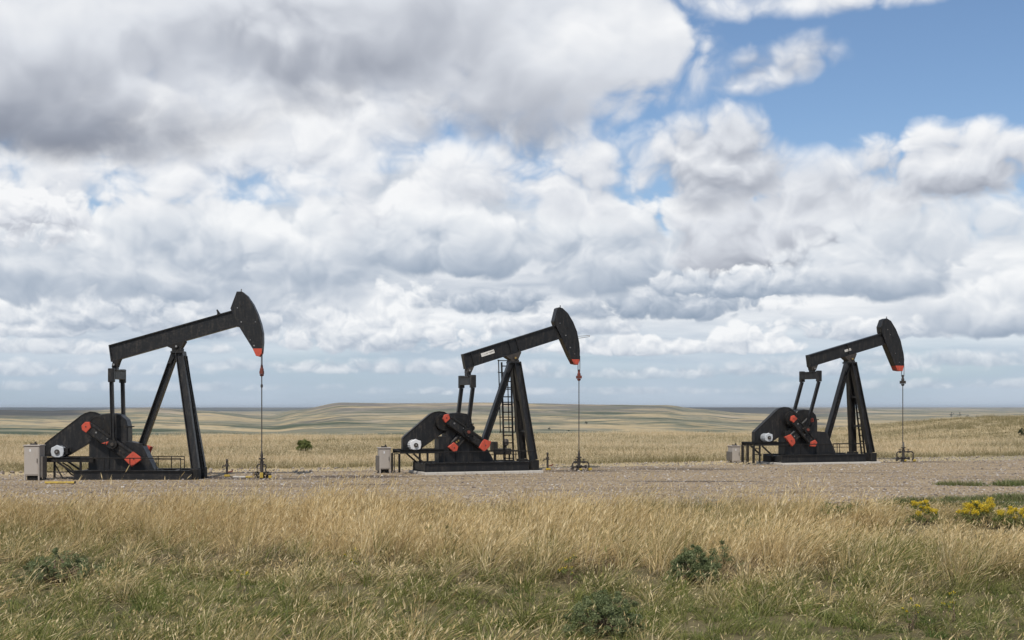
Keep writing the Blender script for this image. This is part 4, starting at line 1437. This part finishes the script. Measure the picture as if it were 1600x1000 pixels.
def tuft(name, mat, rng, n, h, spread, lean, width, curl=0.5, seed_p=0.0, wind=0.12, segs=4):
    """a tuft of grass: curved, tapering blades, some of them stalks that carry a seed head"""
    V, F, H, A = [], [], [], []
    for _ in range(n):
        r, a = spread * math.sqrt(rng.random()), rng.uniform(0, 6.283)
        bx, by = r * math.cos(a), r * math.sin(a)
        az = a + rng.gauss(0, 0.9)
        ln = h * rng.uniform(0.55, 1.12)
        stalk = rng.random() < seed_p
        tilt = rng.uniform(0.05, lean) * (0.6 if stalk else 1.0)
        cv = curl * rng.uniform(0.2, 1.3) * (0.5 if stalk else 1.0)
        w = width * rng.uniform(0.7, 1.3) * (0.75 if stalk else 1.0)
        hue = min(1, max(0, rng.gauss(0.5, 0.30) + (0.12 if stalk else 0)))
        face = rng.uniform(0, 6.283)
        sxv, syv = math.cos(face) * w / 2, math.sin(face) * w / 2
        p = [bx, by, -0.05]
        th = tilt
        base = len(V)
        pts = []
        for k in range(segs + 1):
            t = k / segs
            pts.append((p[0], p[1], p[2], t))
            st = ln / segs
            dx_, dy_ = math.cos(az) * math.sin(th), math.sin(az) * math.sin(th)
            p = [p[0] + dx_ * st + wind * t * st * 1.6, p[1] + dy_ * st, p[2] + math.cos(th) * st]
            th += cv / segs * (0.6 + t * 1.4)
        for k, (x, y, z, t) in enumerate(pts):
            if k < segs:
                tw = (1 - t * 0.75)
                V.append((x - sxv * tw, y - syv * tw, z)); V.append((x + sxv * tw, y + syv * tw, z))
                H += [hue, hue]; A += [t, t]
            else:
                V.append((x, y, z)); H.append(hue); A.append(1.0)
        for k in range(segs - 1):
            i = base + 2 * k
            F.append((i, i + 1, i + 3, i + 2))
        i = base + 2 * (segs - 1)
        F.append((i, i + 1, i + 2))
        if stalk:
            x, y, z, _t = pts[-1]
            x0, y0, z0, _t = pts[-2]
            d = Vector((x - x0, y - y0, z - z0)).normalized()
            L = h * rng.uniform(0.12, 0.20)
            sw = width * rng.uniform(1.0, 1.7)
            for q in range(2):
                fa = face + q * 1.57
                sd = Vector((math.cos(fa), math.sin(fa), 0)) * sw / 2
                b = len(V)
                c = Vector((x, y, z)) - d * 0.02
                hh = min(1, hue + 0.15)
                for pt in (c, c + d * L * .35 + sd, c + d * L, c + d * L * .35 - sd):
                    V.append(tuple(pt)); H.append(hh); A.append(1.0)
                F.append((b, b + 1, b + 2, b + 3))
    me = attr_mesh(name, V, F, H, A)
    me.materials.append(M[mat])
    o = bpy.data.objects.new(name, me)
    return o


def proto_collection(name, objs):
    c = bpy.data.collections.new(name)
    for o in objs:
        c.objects.link(o)
    return c


def scatter(name, coll, pts, label, kind='stuff', hostmat=None):
    """pts: (x, y, z, rx, ry, rz, scale, scale_z, index, dry); one object whose points carry instances"""
    A_ = np.array(pts, dtype=np.float32)
    me = bpy.data.meshes.new(name)
    me.vertices.add(len(A_))
    me.vertices.foreach_set('co', A_[:, :3].ravel())
    for nm, ty, key, data in (('rot', 'FLOAT_VECTOR', 'vector', A_[:, 3:6]), ('scl', 'FLOAT_VECTOR', 'vector', A_[:, [6, 6, 7]]),
                              ('dry', 'FLOAT', 'value', A_[:, 9])):
        a = me.attributes.new(nm, ty, 'POINT')
        a.data.foreach_set(key, np.ascontiguousarray(data).ravel())
    a = me.attributes.new('idx', 'INT', 'POINT')
    a.data.foreach_set('value', A_[:, 8].astype(np.int32))
    me.update()
    o = link(name, me, None, None, kind=kind, label=label)
    ng = bpy.data.node_groups.new(name + '_nodes', 'GeometryNodeTree')
    ng.interface.new_socket('Geometry', in_out='INPUT', socket_type='NodeSocketGeometry')
    ng.interface.new_socket('Geometry', in_out='OUTPUT', socket_type='NodeSocketGeometry')
    nd, lk = ng.nodes, ng.links
    gi, go = nd.new('NodeGroupInput'), nd.new('NodeGroupOutput')
    ci = nd.new('GeometryNodeCollectionInfo')
    ci.inputs['Collection'].default_value = coll
    ci.inputs['Separate Children'].default_value = True
    ci.inputs['Reset Children'].default_value = True
    iop = nd.new('GeometryNodeInstanceOnPoints')
    iop.inputs['Pick Instance'].default_value = True

    def named(nm, ty):
        a = nd.new('GeometryNodeInputNamedAttribute')
        a.data_type = ty
        a.inputs['Name'].default_value = nm
        return [s for s in a.outputs if s.enabled][0]
    lk.new(gi.outputs[0], iop.inputs['Points'])
    lk.new(ci.outputs[0], iop.inputs['Instance'])
    lk.new(named('idx', 'INT'), iop.inputs['Instance Index'])
    lk.new(named('rot', 'FLOAT_VECTOR'), iop.inputs['Rotation'])
    lk.new(named('scl', 'FLOAT_VECTOR'), iop.inputs['Scale'])
    lk.new(iop.outputs[0], go.inputs[0])
    md = o.modifiers.new('scatter', 'NODES')
    md.node_group = ng
    return o


rng = random.Random(11)
near_protos = [tuft('a%d_straw' % i, 'grass', rng, 50, 0.80, 0.13, 0.55, 0.0100, 1.35, 0.34, 0.40, 6) for i in range(7)]      # 0-6 standing straw
near_protos += [tuft('b%d_mixed' % i, 'grass', rng, 50, 0.50, 0.15, 0.95, 0.0120, 1.4, 0.12, 0.22) for i in range(6)]       # 7-12 leafy
near_protos += [tuft('c%d_thatch' % i, 'thatch', rng, 46, 0.54, 0.22, 1.30, 0.0110, 2.5, 0.0, 0.25, 6) for i in range(4)]   # 13-16 curled dead grass
near_protos += [tuft('d%d_herb' % i, 'herb', rng, 44, 0.30, 0.13, 0.95, 0.019, 0.9, 0.0) for i in range(4)]                 # 17-20 broad green herbs
NEAR_C = proto_collection('near_grass', near_protos)

# plants that stand clear of the grass: (bearing pixel, row of the base, metres kept open around, in front)
PLANTS = [(1082, 908, .16, .6), (945, 985, .16, .4), (92, 908, .1, .2), (1535, 818, .8, 4.5), (1592, 820, .7, 4.5), (1440, 815, .6, 3.5), (1310, 808, .8, 3.0), (690, 850, .3, .6)]
OPEN = []
for (u, v, r0, fr_) in PLANTS:
    t = EYE * FPX / (v - V0)
    OPEN.append(((u - U0) / FPX * t, t, r0, fr_))


def openness(px, py):
    """0 in the clear space round and in front of a plant, 1 elsewhere"""
    k = 1.0
    for (ox, oy, r0, fr_) in OPEN:
        dx_ = (px - ox * py / oy) / (r0 * 1.25)
        dy_ = (py - oy) / (r0 if py > oy else fr_)
        k = min(k, sstep(0.45, 1.15, math.hypot(dx_, dy_)))
    return k


def tall_line(px):
    """where the tall straw stops and the lower green growth by the road begins"""
    return 23.0 + 1.5 * fbm(px, 0.0, 0.16, 3, 13.0) + 3.6 * (1 - sstep(-7.5, 0.5, px))


pts = []
y = 12.5
while y < 40.0:
    half = 0.43 * y + 3.5
    dens = 13 if y < 26 else 12
    step_y = 0.5
    for _ in range(int(2 * half * step_y * dens)):
        px, py = rng.uniform(-half, half), y + rng.uniform(0, step_y)
        edge_ = pad_front(px) + 0.4 * fbm(px, py, 0.9, 2, 3.0)
        if py > edge_ + 0.6:
            continue
        if py > edge_ - 1.2 and rng.random() < (py - edge_ + 1.2) * 0.5:
            continue
        drift = fbm(px, py, 0.20, 3, 31.0)
        drift2 = fbm(px, py, 0.60, 2, 47.0)
        drift3 = fbm(px, py, 1.5, 2, 53.0)
        if drift3 < -0.38 and rng.random() < .8:          # gaps between the hummocks
            continue
        ln = tall_line(px)
        left = 1 - sstep(-7.5, 0.5, px)
        back = sstep(ln - 0.9, ln + 0.9 + 2.5 * left, py + .6 * drift2)
        dry = 0.24 + 0.27 * back + 0.20 * sstep(27, 34, py) + 0.28 * drift2 + 0.34 * drift
        corner = sstep(.20, .31, px / py + .05 * fbm(px, py, .3, 2, 17.0)) * sstep(25.0, 28.0, py)
        dry -= 0.12 * corner * (1 + drift)
        r_ = rng.random()
        deadp = 0.62 * math.exp(-((py - ln - .3 - .8 * left) / (1.1 + 1.3 * left)) ** 2) * max(.15, .75 + .8 * drift + .5 * drift2) + 0.07 * (1 - back) + .02
        herbp = 0.26 * (1 - back) * sstep(-0.3, 0.4, -drift + 0.3 * drift2) + 0.015
        if r_ < deadp:
            ix = rng.randrange(13, 17)
        elif r_ < deadp + herbp:
            ix = rng.randrange(17, 21)
        elif r_ < deadp + herbp + (0.26 + 0.56 * back) * (1 - deadp - herbp):
            ix = rng.randrange(0, 7)
        else:
            ix = rng.randrange(7, 13)
        op_ = openness(px, py)
        if op_ < .12:
            continue
        sc = rng.uniform(0.65, 1.25) * (0.98 + 0.45 * drift2 + .2 * drift)
        sz = sc * rng.uniform(0.85, 1.2) * (1.0 - 0.30 * sstep(edge_ - 2.5, edge_ + .3, py)) * (1 - 0.48 * corner) * (.64 + .40 * back) * (1 + .35 * fbm(px, py, .38, 2, 91.0)) * (.35 + .65 * op_)
        if ix < 7 and back < .5:
            dry += .12
        pts.append((px, py, ground_z(px, py), rng.gauss(0, .20), rng.gauss(.12, .20) + .15 * drift2, rng.gauss(0, .6) + .8 * drift, sc, sz, ix, dry + rng.gauss(0, .17)))
    y += step_y
scatter('foreground_grass', NEAR_C, pts, 'tall straw coloured and green grass filling the foreground')

# field behind the pad
far_protos = [tuft('a%d_straw' % i, 'field', rng, 32, 0.40, 0.36, 0.75, 0.018, 1.0, 0.25, .2, segs=4) for i in range(4)]
far_protos += [tuft('b%d_mixed' % i, 'field', rng, 28, 0.30, 0.36, 0.9, 0.024, 1.1, 0.05, segs=3) for i in range(3)]
FAR_C = proto_collection('field_grass', far_protos)
pts = []
y = 60.0
while y < 190:
    half = 0.44 * y + 8
    dens = 5.0 if y < 105 else 2.6
    for _ in range(int(2 * half * dens)):
        px, py = rng.uniform(-half, half), y + rng.random()
        e_ = pad_back(px)
        if py < e_ - 0.4 or px * 0 + py < e_ + rng.uniform(-.3, .5):
            continue
        if py > 100 and rng.random() < (py - 100) / 85.0 + .3 * fbm(px, py, .03, 2, 83.0):
            continue
        drift = fbm(px, py, 0.05, 3, 71.0)
        d2 = fbm(px, py, 0.22, 2, 77.0)
        band = fbm(px * .22, py, 0.10, 3, 79.0)
        dry = 0.63 + 0.42 * drift + 0.22 * d2 + .46 * band
        gap = py - e_
        if math.hypot(px + 14.4, (py - 88.0) * .35) < 1.3:
            continue
        dry -= 0.30 * math.exp(-(gap / 7.0) ** 2) * sstep(-.6, .5, drift + d2)
        dry -= 0.62 * math.exp(-(gap / 1.7) ** 2) * sstep(-0.25, 0.35, d2 + drift)       # greener where the pad sheds water
        slope = sstep(22, 40, px - 0.05 * py)
        dry -= slope * (0.50 + 0.3 * drift)
        ix = rng.randrange(0, 4) if rng.random() < 0.62 else rng.randrange(4, 7)
        sc = rng.uniform(0.8, 1.3)
        pts.append((px, py, ground_z(px, py), rng.gauss(0, .1), rng.gauss(.08, .1), rng.uniform(0, 6.283), sc, sc * rng.uniform(.7, 1.15) * (1 + .3 * d2), ix, dry + rng.gauss(0, .08)))
    y += 1.0
scatter('field_grass', FAR_C, pts, 'dry straw coloured grass in the field behind the pumps')

# green weeds that creep onto the gravel at the right
green_protos = [tuft('g%d' % i, 'herb', rng, 34, 0.26, 0.18, 0.9, 0.018, 0.8, 0.0) for i in range(3)]
GRN_C = proto_collection('weeds', green_protos)
for (cx, cy, rx, ry, nn, lab) in ((19.6, 50.6, 2.8, .8, 300, 'upper strip of low green weeds on the gravel at right'),
                                  (13.0, 40.6, 1.0, .5, 130, 'small patch of green weeds at the gravel edge, left of the others'),
                                  (16.8, 42.2, 2.6, .8, 320, 'lower strip of green weeds on the gravel behind the yellow bushes'),
                                  (14.6, 39.4, 2.2, .40, 140, 'thin strip of green weeds just behind the right grass edge')):
    pts = []
    for _ in range(nn):
        a, r = rng.uniform(0, 6.283), math.sqrt(rng.random())
        px, py = cx + rx * r * math.cos(a) + rng.gauss(0, .25), cy + ry * r * math.sin(a) + rng.gauss(0, .12)
        if fbm(px, py, 1.1, 2, 15.0) < -.25:
            continue
        sc = rng.uniform(1.0, 1.9) * (1.1 - .5 * r)
        pts.append((px, py, PADZ - .01, rng.gauss(0, .1), rng.gauss(0, .1), rng.uniform(0, 6.283), sc, sc * rng.uniform(.7, 1.1), rng.randrange(3), rng.uniform(.0, .75)))
    scatter('green_weeds', GRN_C, pts, lab)

# loose stones on the pad
stones = []
for i in range(5):
    bm = bmesh.new()
    bmesh.ops.create_icosphere(bm, subdivisions=1, radius=1.0)
    for v in bm.verts:
        v.co *= 1 + 0.35 * (rng.random() - .5)
        v.co.z *= 0.62
    me = bpy.data.meshes.new('stone')
    bm.to_mesh(me)
    bm.free()
    m_, n_, o_ = material('stone_%d' % i)
    co = n_.node('ShaderNodeObjectInfo').outputs['Random']
    principled(n_, o_, n_.ramp(E(n_, n_.node('ShaderNodeAttribute', attribute_type='INSTANCER', attribute_name='dry').outputs['Fac']),
                               [(0.0, (0.11, 0.088, 0.075)), (0.4, (0.235, 0.20, 0.172)), (0.8, (0.36, 0.32, 0.28)), (1.0, (0.52, 0.48, 0.43))]), 0.9, 0, 0.15)
    me.materials.append(m_)
    stones.append(bpy.data.objects.new('stone%d' % i, me))
ST_C = proto_collection('stones', stones)
pts = []
for _ in range(36000):
    py = 36.0 + 46 * (rng.random() ** 1.3)
    px = rng.uniform(-.44 * py - 3, .44 * py + 3)
    if not (pad_front(px) - .3 < py < pad_back(px) + .2):
        continue
    s = 0.018 + 0.022 * rng.random() + (0.045 * rng.random() if rng.random() < .12 else 0)
    if py > pad_back(px) - .8 and rng.random() < .25:
        s *= 1.9
    pts.append((px, py, PADZ + s * .2, rng.gauss(0, .3), rng.gauss(0, .3), rng.uniform(0, 6.283), s, s, rng.randrange(5), rng.betavariate(2.2, 2.0)))
scatter('gravel_stones', ST_C, pts, 'loose stones scattered over the gravel pad')


# ------------------------------------------------------------------ shrubs and small trees
def ground_at(u, v, lo=10.0, hi=6000.0):
    """where the line of sight through a point of the photograph meets the land"""
    t = lo
    while t < hi:
        x, z = (u - U0) / FPX * t, EYE + t * (V0 - v) / FPX
        if z <= ground_z(x, t):
            return x, t, ground_z(x, t)
        t *= 1.01
    return (u - U0) / FPX * lo, lo, 0.0


def leaf_cloud(rng, n, blobs, size, up=0.3, long=1.6):
    """many small leaves spread through clumps: verts, faces, hue"""
    V, F, H = [], [], []
    for _ in range(n):
        bx, by, bz, br, bh = rng.choice(blobs)
        while True:
            p = Vector((rng.uniform(-1, 1), rng.uniform(-1, 1), rng.uniform(-1, 1)))
            if 0.12 < p.length < 1:
                break
        p *= (0.55 + 0.45 * rng.random())
        c = Vector((bx, by, bz)) + Vector((p.x * br, p.y * br, p.z * br * .8))
        d = Vector((rng.gauss(0, 1), rng.gauss(0, 1), rng.gauss(up, 1))).normalized()
        s = d.orthogonal().normalized()
        s = (Matrix.Rotation(rng.uniform(0, 6.283), 3, d) @ s)
        L, w = size * rng.uniform(.7, 1.3) * long, size * rng.uniform(.7, 1.2)
        b = len(V)
        for q in (c - d * L * .5, c + s * w * .5, c + d * L * .5, c - s * w * .5):
            V.append(tuple(q))
        h = min(1, max(0, rng.gauss(bh, .2)))
        H += [h] * 4
        F.append((b, b + 1, b + 2, b + 3))
    return V, F, H


def shrub(name, u, v, w, h, label, category, leaf='bush', n=1500, size=.035, blobs=22, group=None, flower=None, stems=7, lo=10.0, long=1.6, depth=None, puff=(.05, .15)):
    rg = random.Random(int(u * 7 + v * 13))
    x, y, z = ground_at(u, v, lo)
    root = empty(name, (x, y, z - .01), rg.uniform(-.2, .2), label, category, group)
    bl = []
    for _ in range(blobs):
        a, r = rg.uniform(0, 6.283), math.sqrt(rg.random())
        bx, by = r * w / 2 * math.cos(a) * .82, r * (depth or w) / 2 * math.sin(a) * .82
        top = h * math.sqrt(max(.05, 1 - (r * .9) ** 2))
        br = w * rg.uniform(*puff)
        bl.append((bx, by, max(br * .7, rg.uniform(.25, .95) * top - br * .3), br, rg.uniform(.25, .8)))
    V, F, H = leaf_cloud(rg, n, bl, size, .4, long)
    me = attr_mesh(name + '_foliage', V, F, H)
    link('foliage', me, leaf, root)
    st = MB()
    for i in range(stems):
        b = rg.choice(bl)
        p0 = Vector((rg.gauss(0, w * .04), rg.gauss(0, w * .04), -.05))
        p2 = Vector(b[:3])
        p1 = p0.lerp(p2, .5) + Vector((rg.gauss(0, .04), rg.gauss(0, .04), .05)) * w
        r0 = max(.006, w * .012)
        st.tube(p0, p1, r0, 5, r0 * .8).tube(p1, p2, r0 * .8, 5, r0 * .35)
    st.build('stem', 'stem', root)
    if flower:
        fb = [(b[0], b[1], b[2] + b[3] * .55, b[3] * .75, .55) for b in bl if b[2] > h * .35]
        V, F, H = leaf_cloud(rg, flower, fb or bl, size * .9, 1.5, 1.0)
        link('flowers', attr_mesh(name + '_flowers', V, F, H), 'flower', root, kind='stuff')
    return root


shrub('shrub', 475, 707, 1.10, .95, 'lone round green bush in the dry field', 'bush', n=9000, size=.05, blobs=40, lo=80, puff=(.12, .22))
shrub('sagebrush', 1082, 915, 1.15, .78, 'dark sage green bush with pale stems among the straw grass', 'bush', 'sage', 9500, .020, blobs=90, group='sage plants in the foreground grass', stems=34, long=2.2, puff=(.035, .11))
shrub('sagebrush', 1128, 897, .95, .70, 'small sage plant right behind the dark sage bush', 'bush', 'sage', 2600, .021, group='sage plants in the foreground grass', stems=10)
shrub('sagebrush', 945, 992, 1.35, .70, 'low wide sage green plant near the bottom edge, right of centre', 'bush', 'sage', 9500, .019, blobs=90, group='sage plants in the foreground grass', stems=30, long=2.2, puff=(.035, .10))
shrub('sagebrush', 92, 915, 1.9, .70, 'broad grey green sage plant at the left of the foreground', 'bush', 'sage', 7500, .019, blobs=80, group='sage plants in the foreground grass', stems=26, long=2.2, puff=(.03, .09))
shrub('sagebrush', 690, 855, 1.2, .66, 'faint green plant in the grass left of centre', 'bush', 'bush', 2200, .028, blobs=30, group='sage plants in the foreground grass')
shrub('rabbitbrush', 1535, 825, 1.7, .82, 'largest yellow flowering bush at the right edge of the grass', 'flowering bush', 'bush', 3000, .026, blobs=44, flower=7000, group='yellow flowering bushes')
shrub('rabbitbrush', 1594, 827, 1.3, .66, 'yellow flowering bush cut by the right edge of the picture', 'flowering bush', 'bush', 2000, .026, blobs=34, flower=3200, group='yellow flowering bushes')
shrub('rabbitbrush', 1440, 822, 1.05, .66, 'smaller yellow flowering bush left of the largest one', 'flowering bush', 'bush', 1600, .026, blobs=28, flower=2600, group='yellow flowering bushes')
shrub('rabbitbrush', 1310, 814, 1.9, .62, 'low green bush at the back edge of the grass, without flowers', 'bush', 'bush', 2600, .026, blobs=34)
for (u, v, lab) in ((552, 905, 'yellow wildflowers in the brown grass left of centre'), (372, 925, 'few yellow wildflowers low at the left'),
                    (1420, 985, 'yellow wildflowers near the bottom right corner'), (730, 862, 'tiny yellow wildflowers in the straw grass near the centre'),
                    (890, 915, 'yellow wildflowers just right of the picture centre'), (1490, 975, 'yellow wildflowers at the lower right, beside another cluster')):
    shrub('wildflower', u, v, .55, .62, lab, 'wildflower', 'bush', 260, .022, blobs=12, flower=70, stems=8, group='yellow wildflowers in the grass')

far_shrubs = [(1487, 651.5, 5.0, 4.2, 'largest dark tree clump on the far right ridge'), (1499, 651, 3.6, 4.6, 'dark tree on the far right ridge beside the largest clump'),
              (1512, 651.5, 2.6, 2.4, 'small dark tree right of the tree clump on the far ridge'), (1525, 652, 2.0, 1.8, 'smallest dark tree at the right end of the far ridge row'),
              (1538, 667, 4.6, 4.4, 'rounded dark tree in the dip at far right'), (1546, 667, 3.2, 3.0, 'low dark tree right of the rounded one in the dip'),
              (858, 671.5, 3.4, 2.2, 'small dark bush on the plain right of the middle post'), (916, 663.5, 3.4, 3.0, 'small dark bush on the plain right of the middle polished rod'),
              (889, 674, 3.0, 1.4, 'low dark bush on the plain left of the middle polished rod'), (1106, 675, 2.6, 1.2, 'low bush on the plain left of the rightmost pumpjack')]
for (u, v, w, h, lab) in far_shrubs:
    x, y, z = ground_at(u, v, 300.0, 5000.0)
    k = max(.35, y / 1100.0)
    shrub('far_tree', u, v, w * k, h * k, lab, 'tree', 'far_tree', 420, .32 * k, blobs=10, stems=3, lo=300.0, group='far dark trees and bushes on the plain')
shrub('shrub', 1597, 683, .8, .75, 'dark bush on the slope at the right edge', 'bush', 'far_tree', 900, .07, lo=85)


# ------------------------------------------------------------------ air: thin even haze round the whole scene
R_ = 36000.0
hb = MB().box(-R_, R_, -R_, R_, -50.0, 26.0)
hm, hn, ho_ = material('haze_air')
pv = hn.node('ShaderNodeVolumePrincipled')
pv.inputs['Color'].default_value = (0.84, 0.92, 1.0, 1.0)
pv.inputs['Density'].default_value = 5.8e-5
pv.inputs['Anisotropy'].default_value = 0.2
hm.node_tree.links.new(pv.outputs[0], ho_.inputs['Volume'])
hz_o = hb.build('haze', hm, None, kind='stuff', label='thin pale haze over the plain')
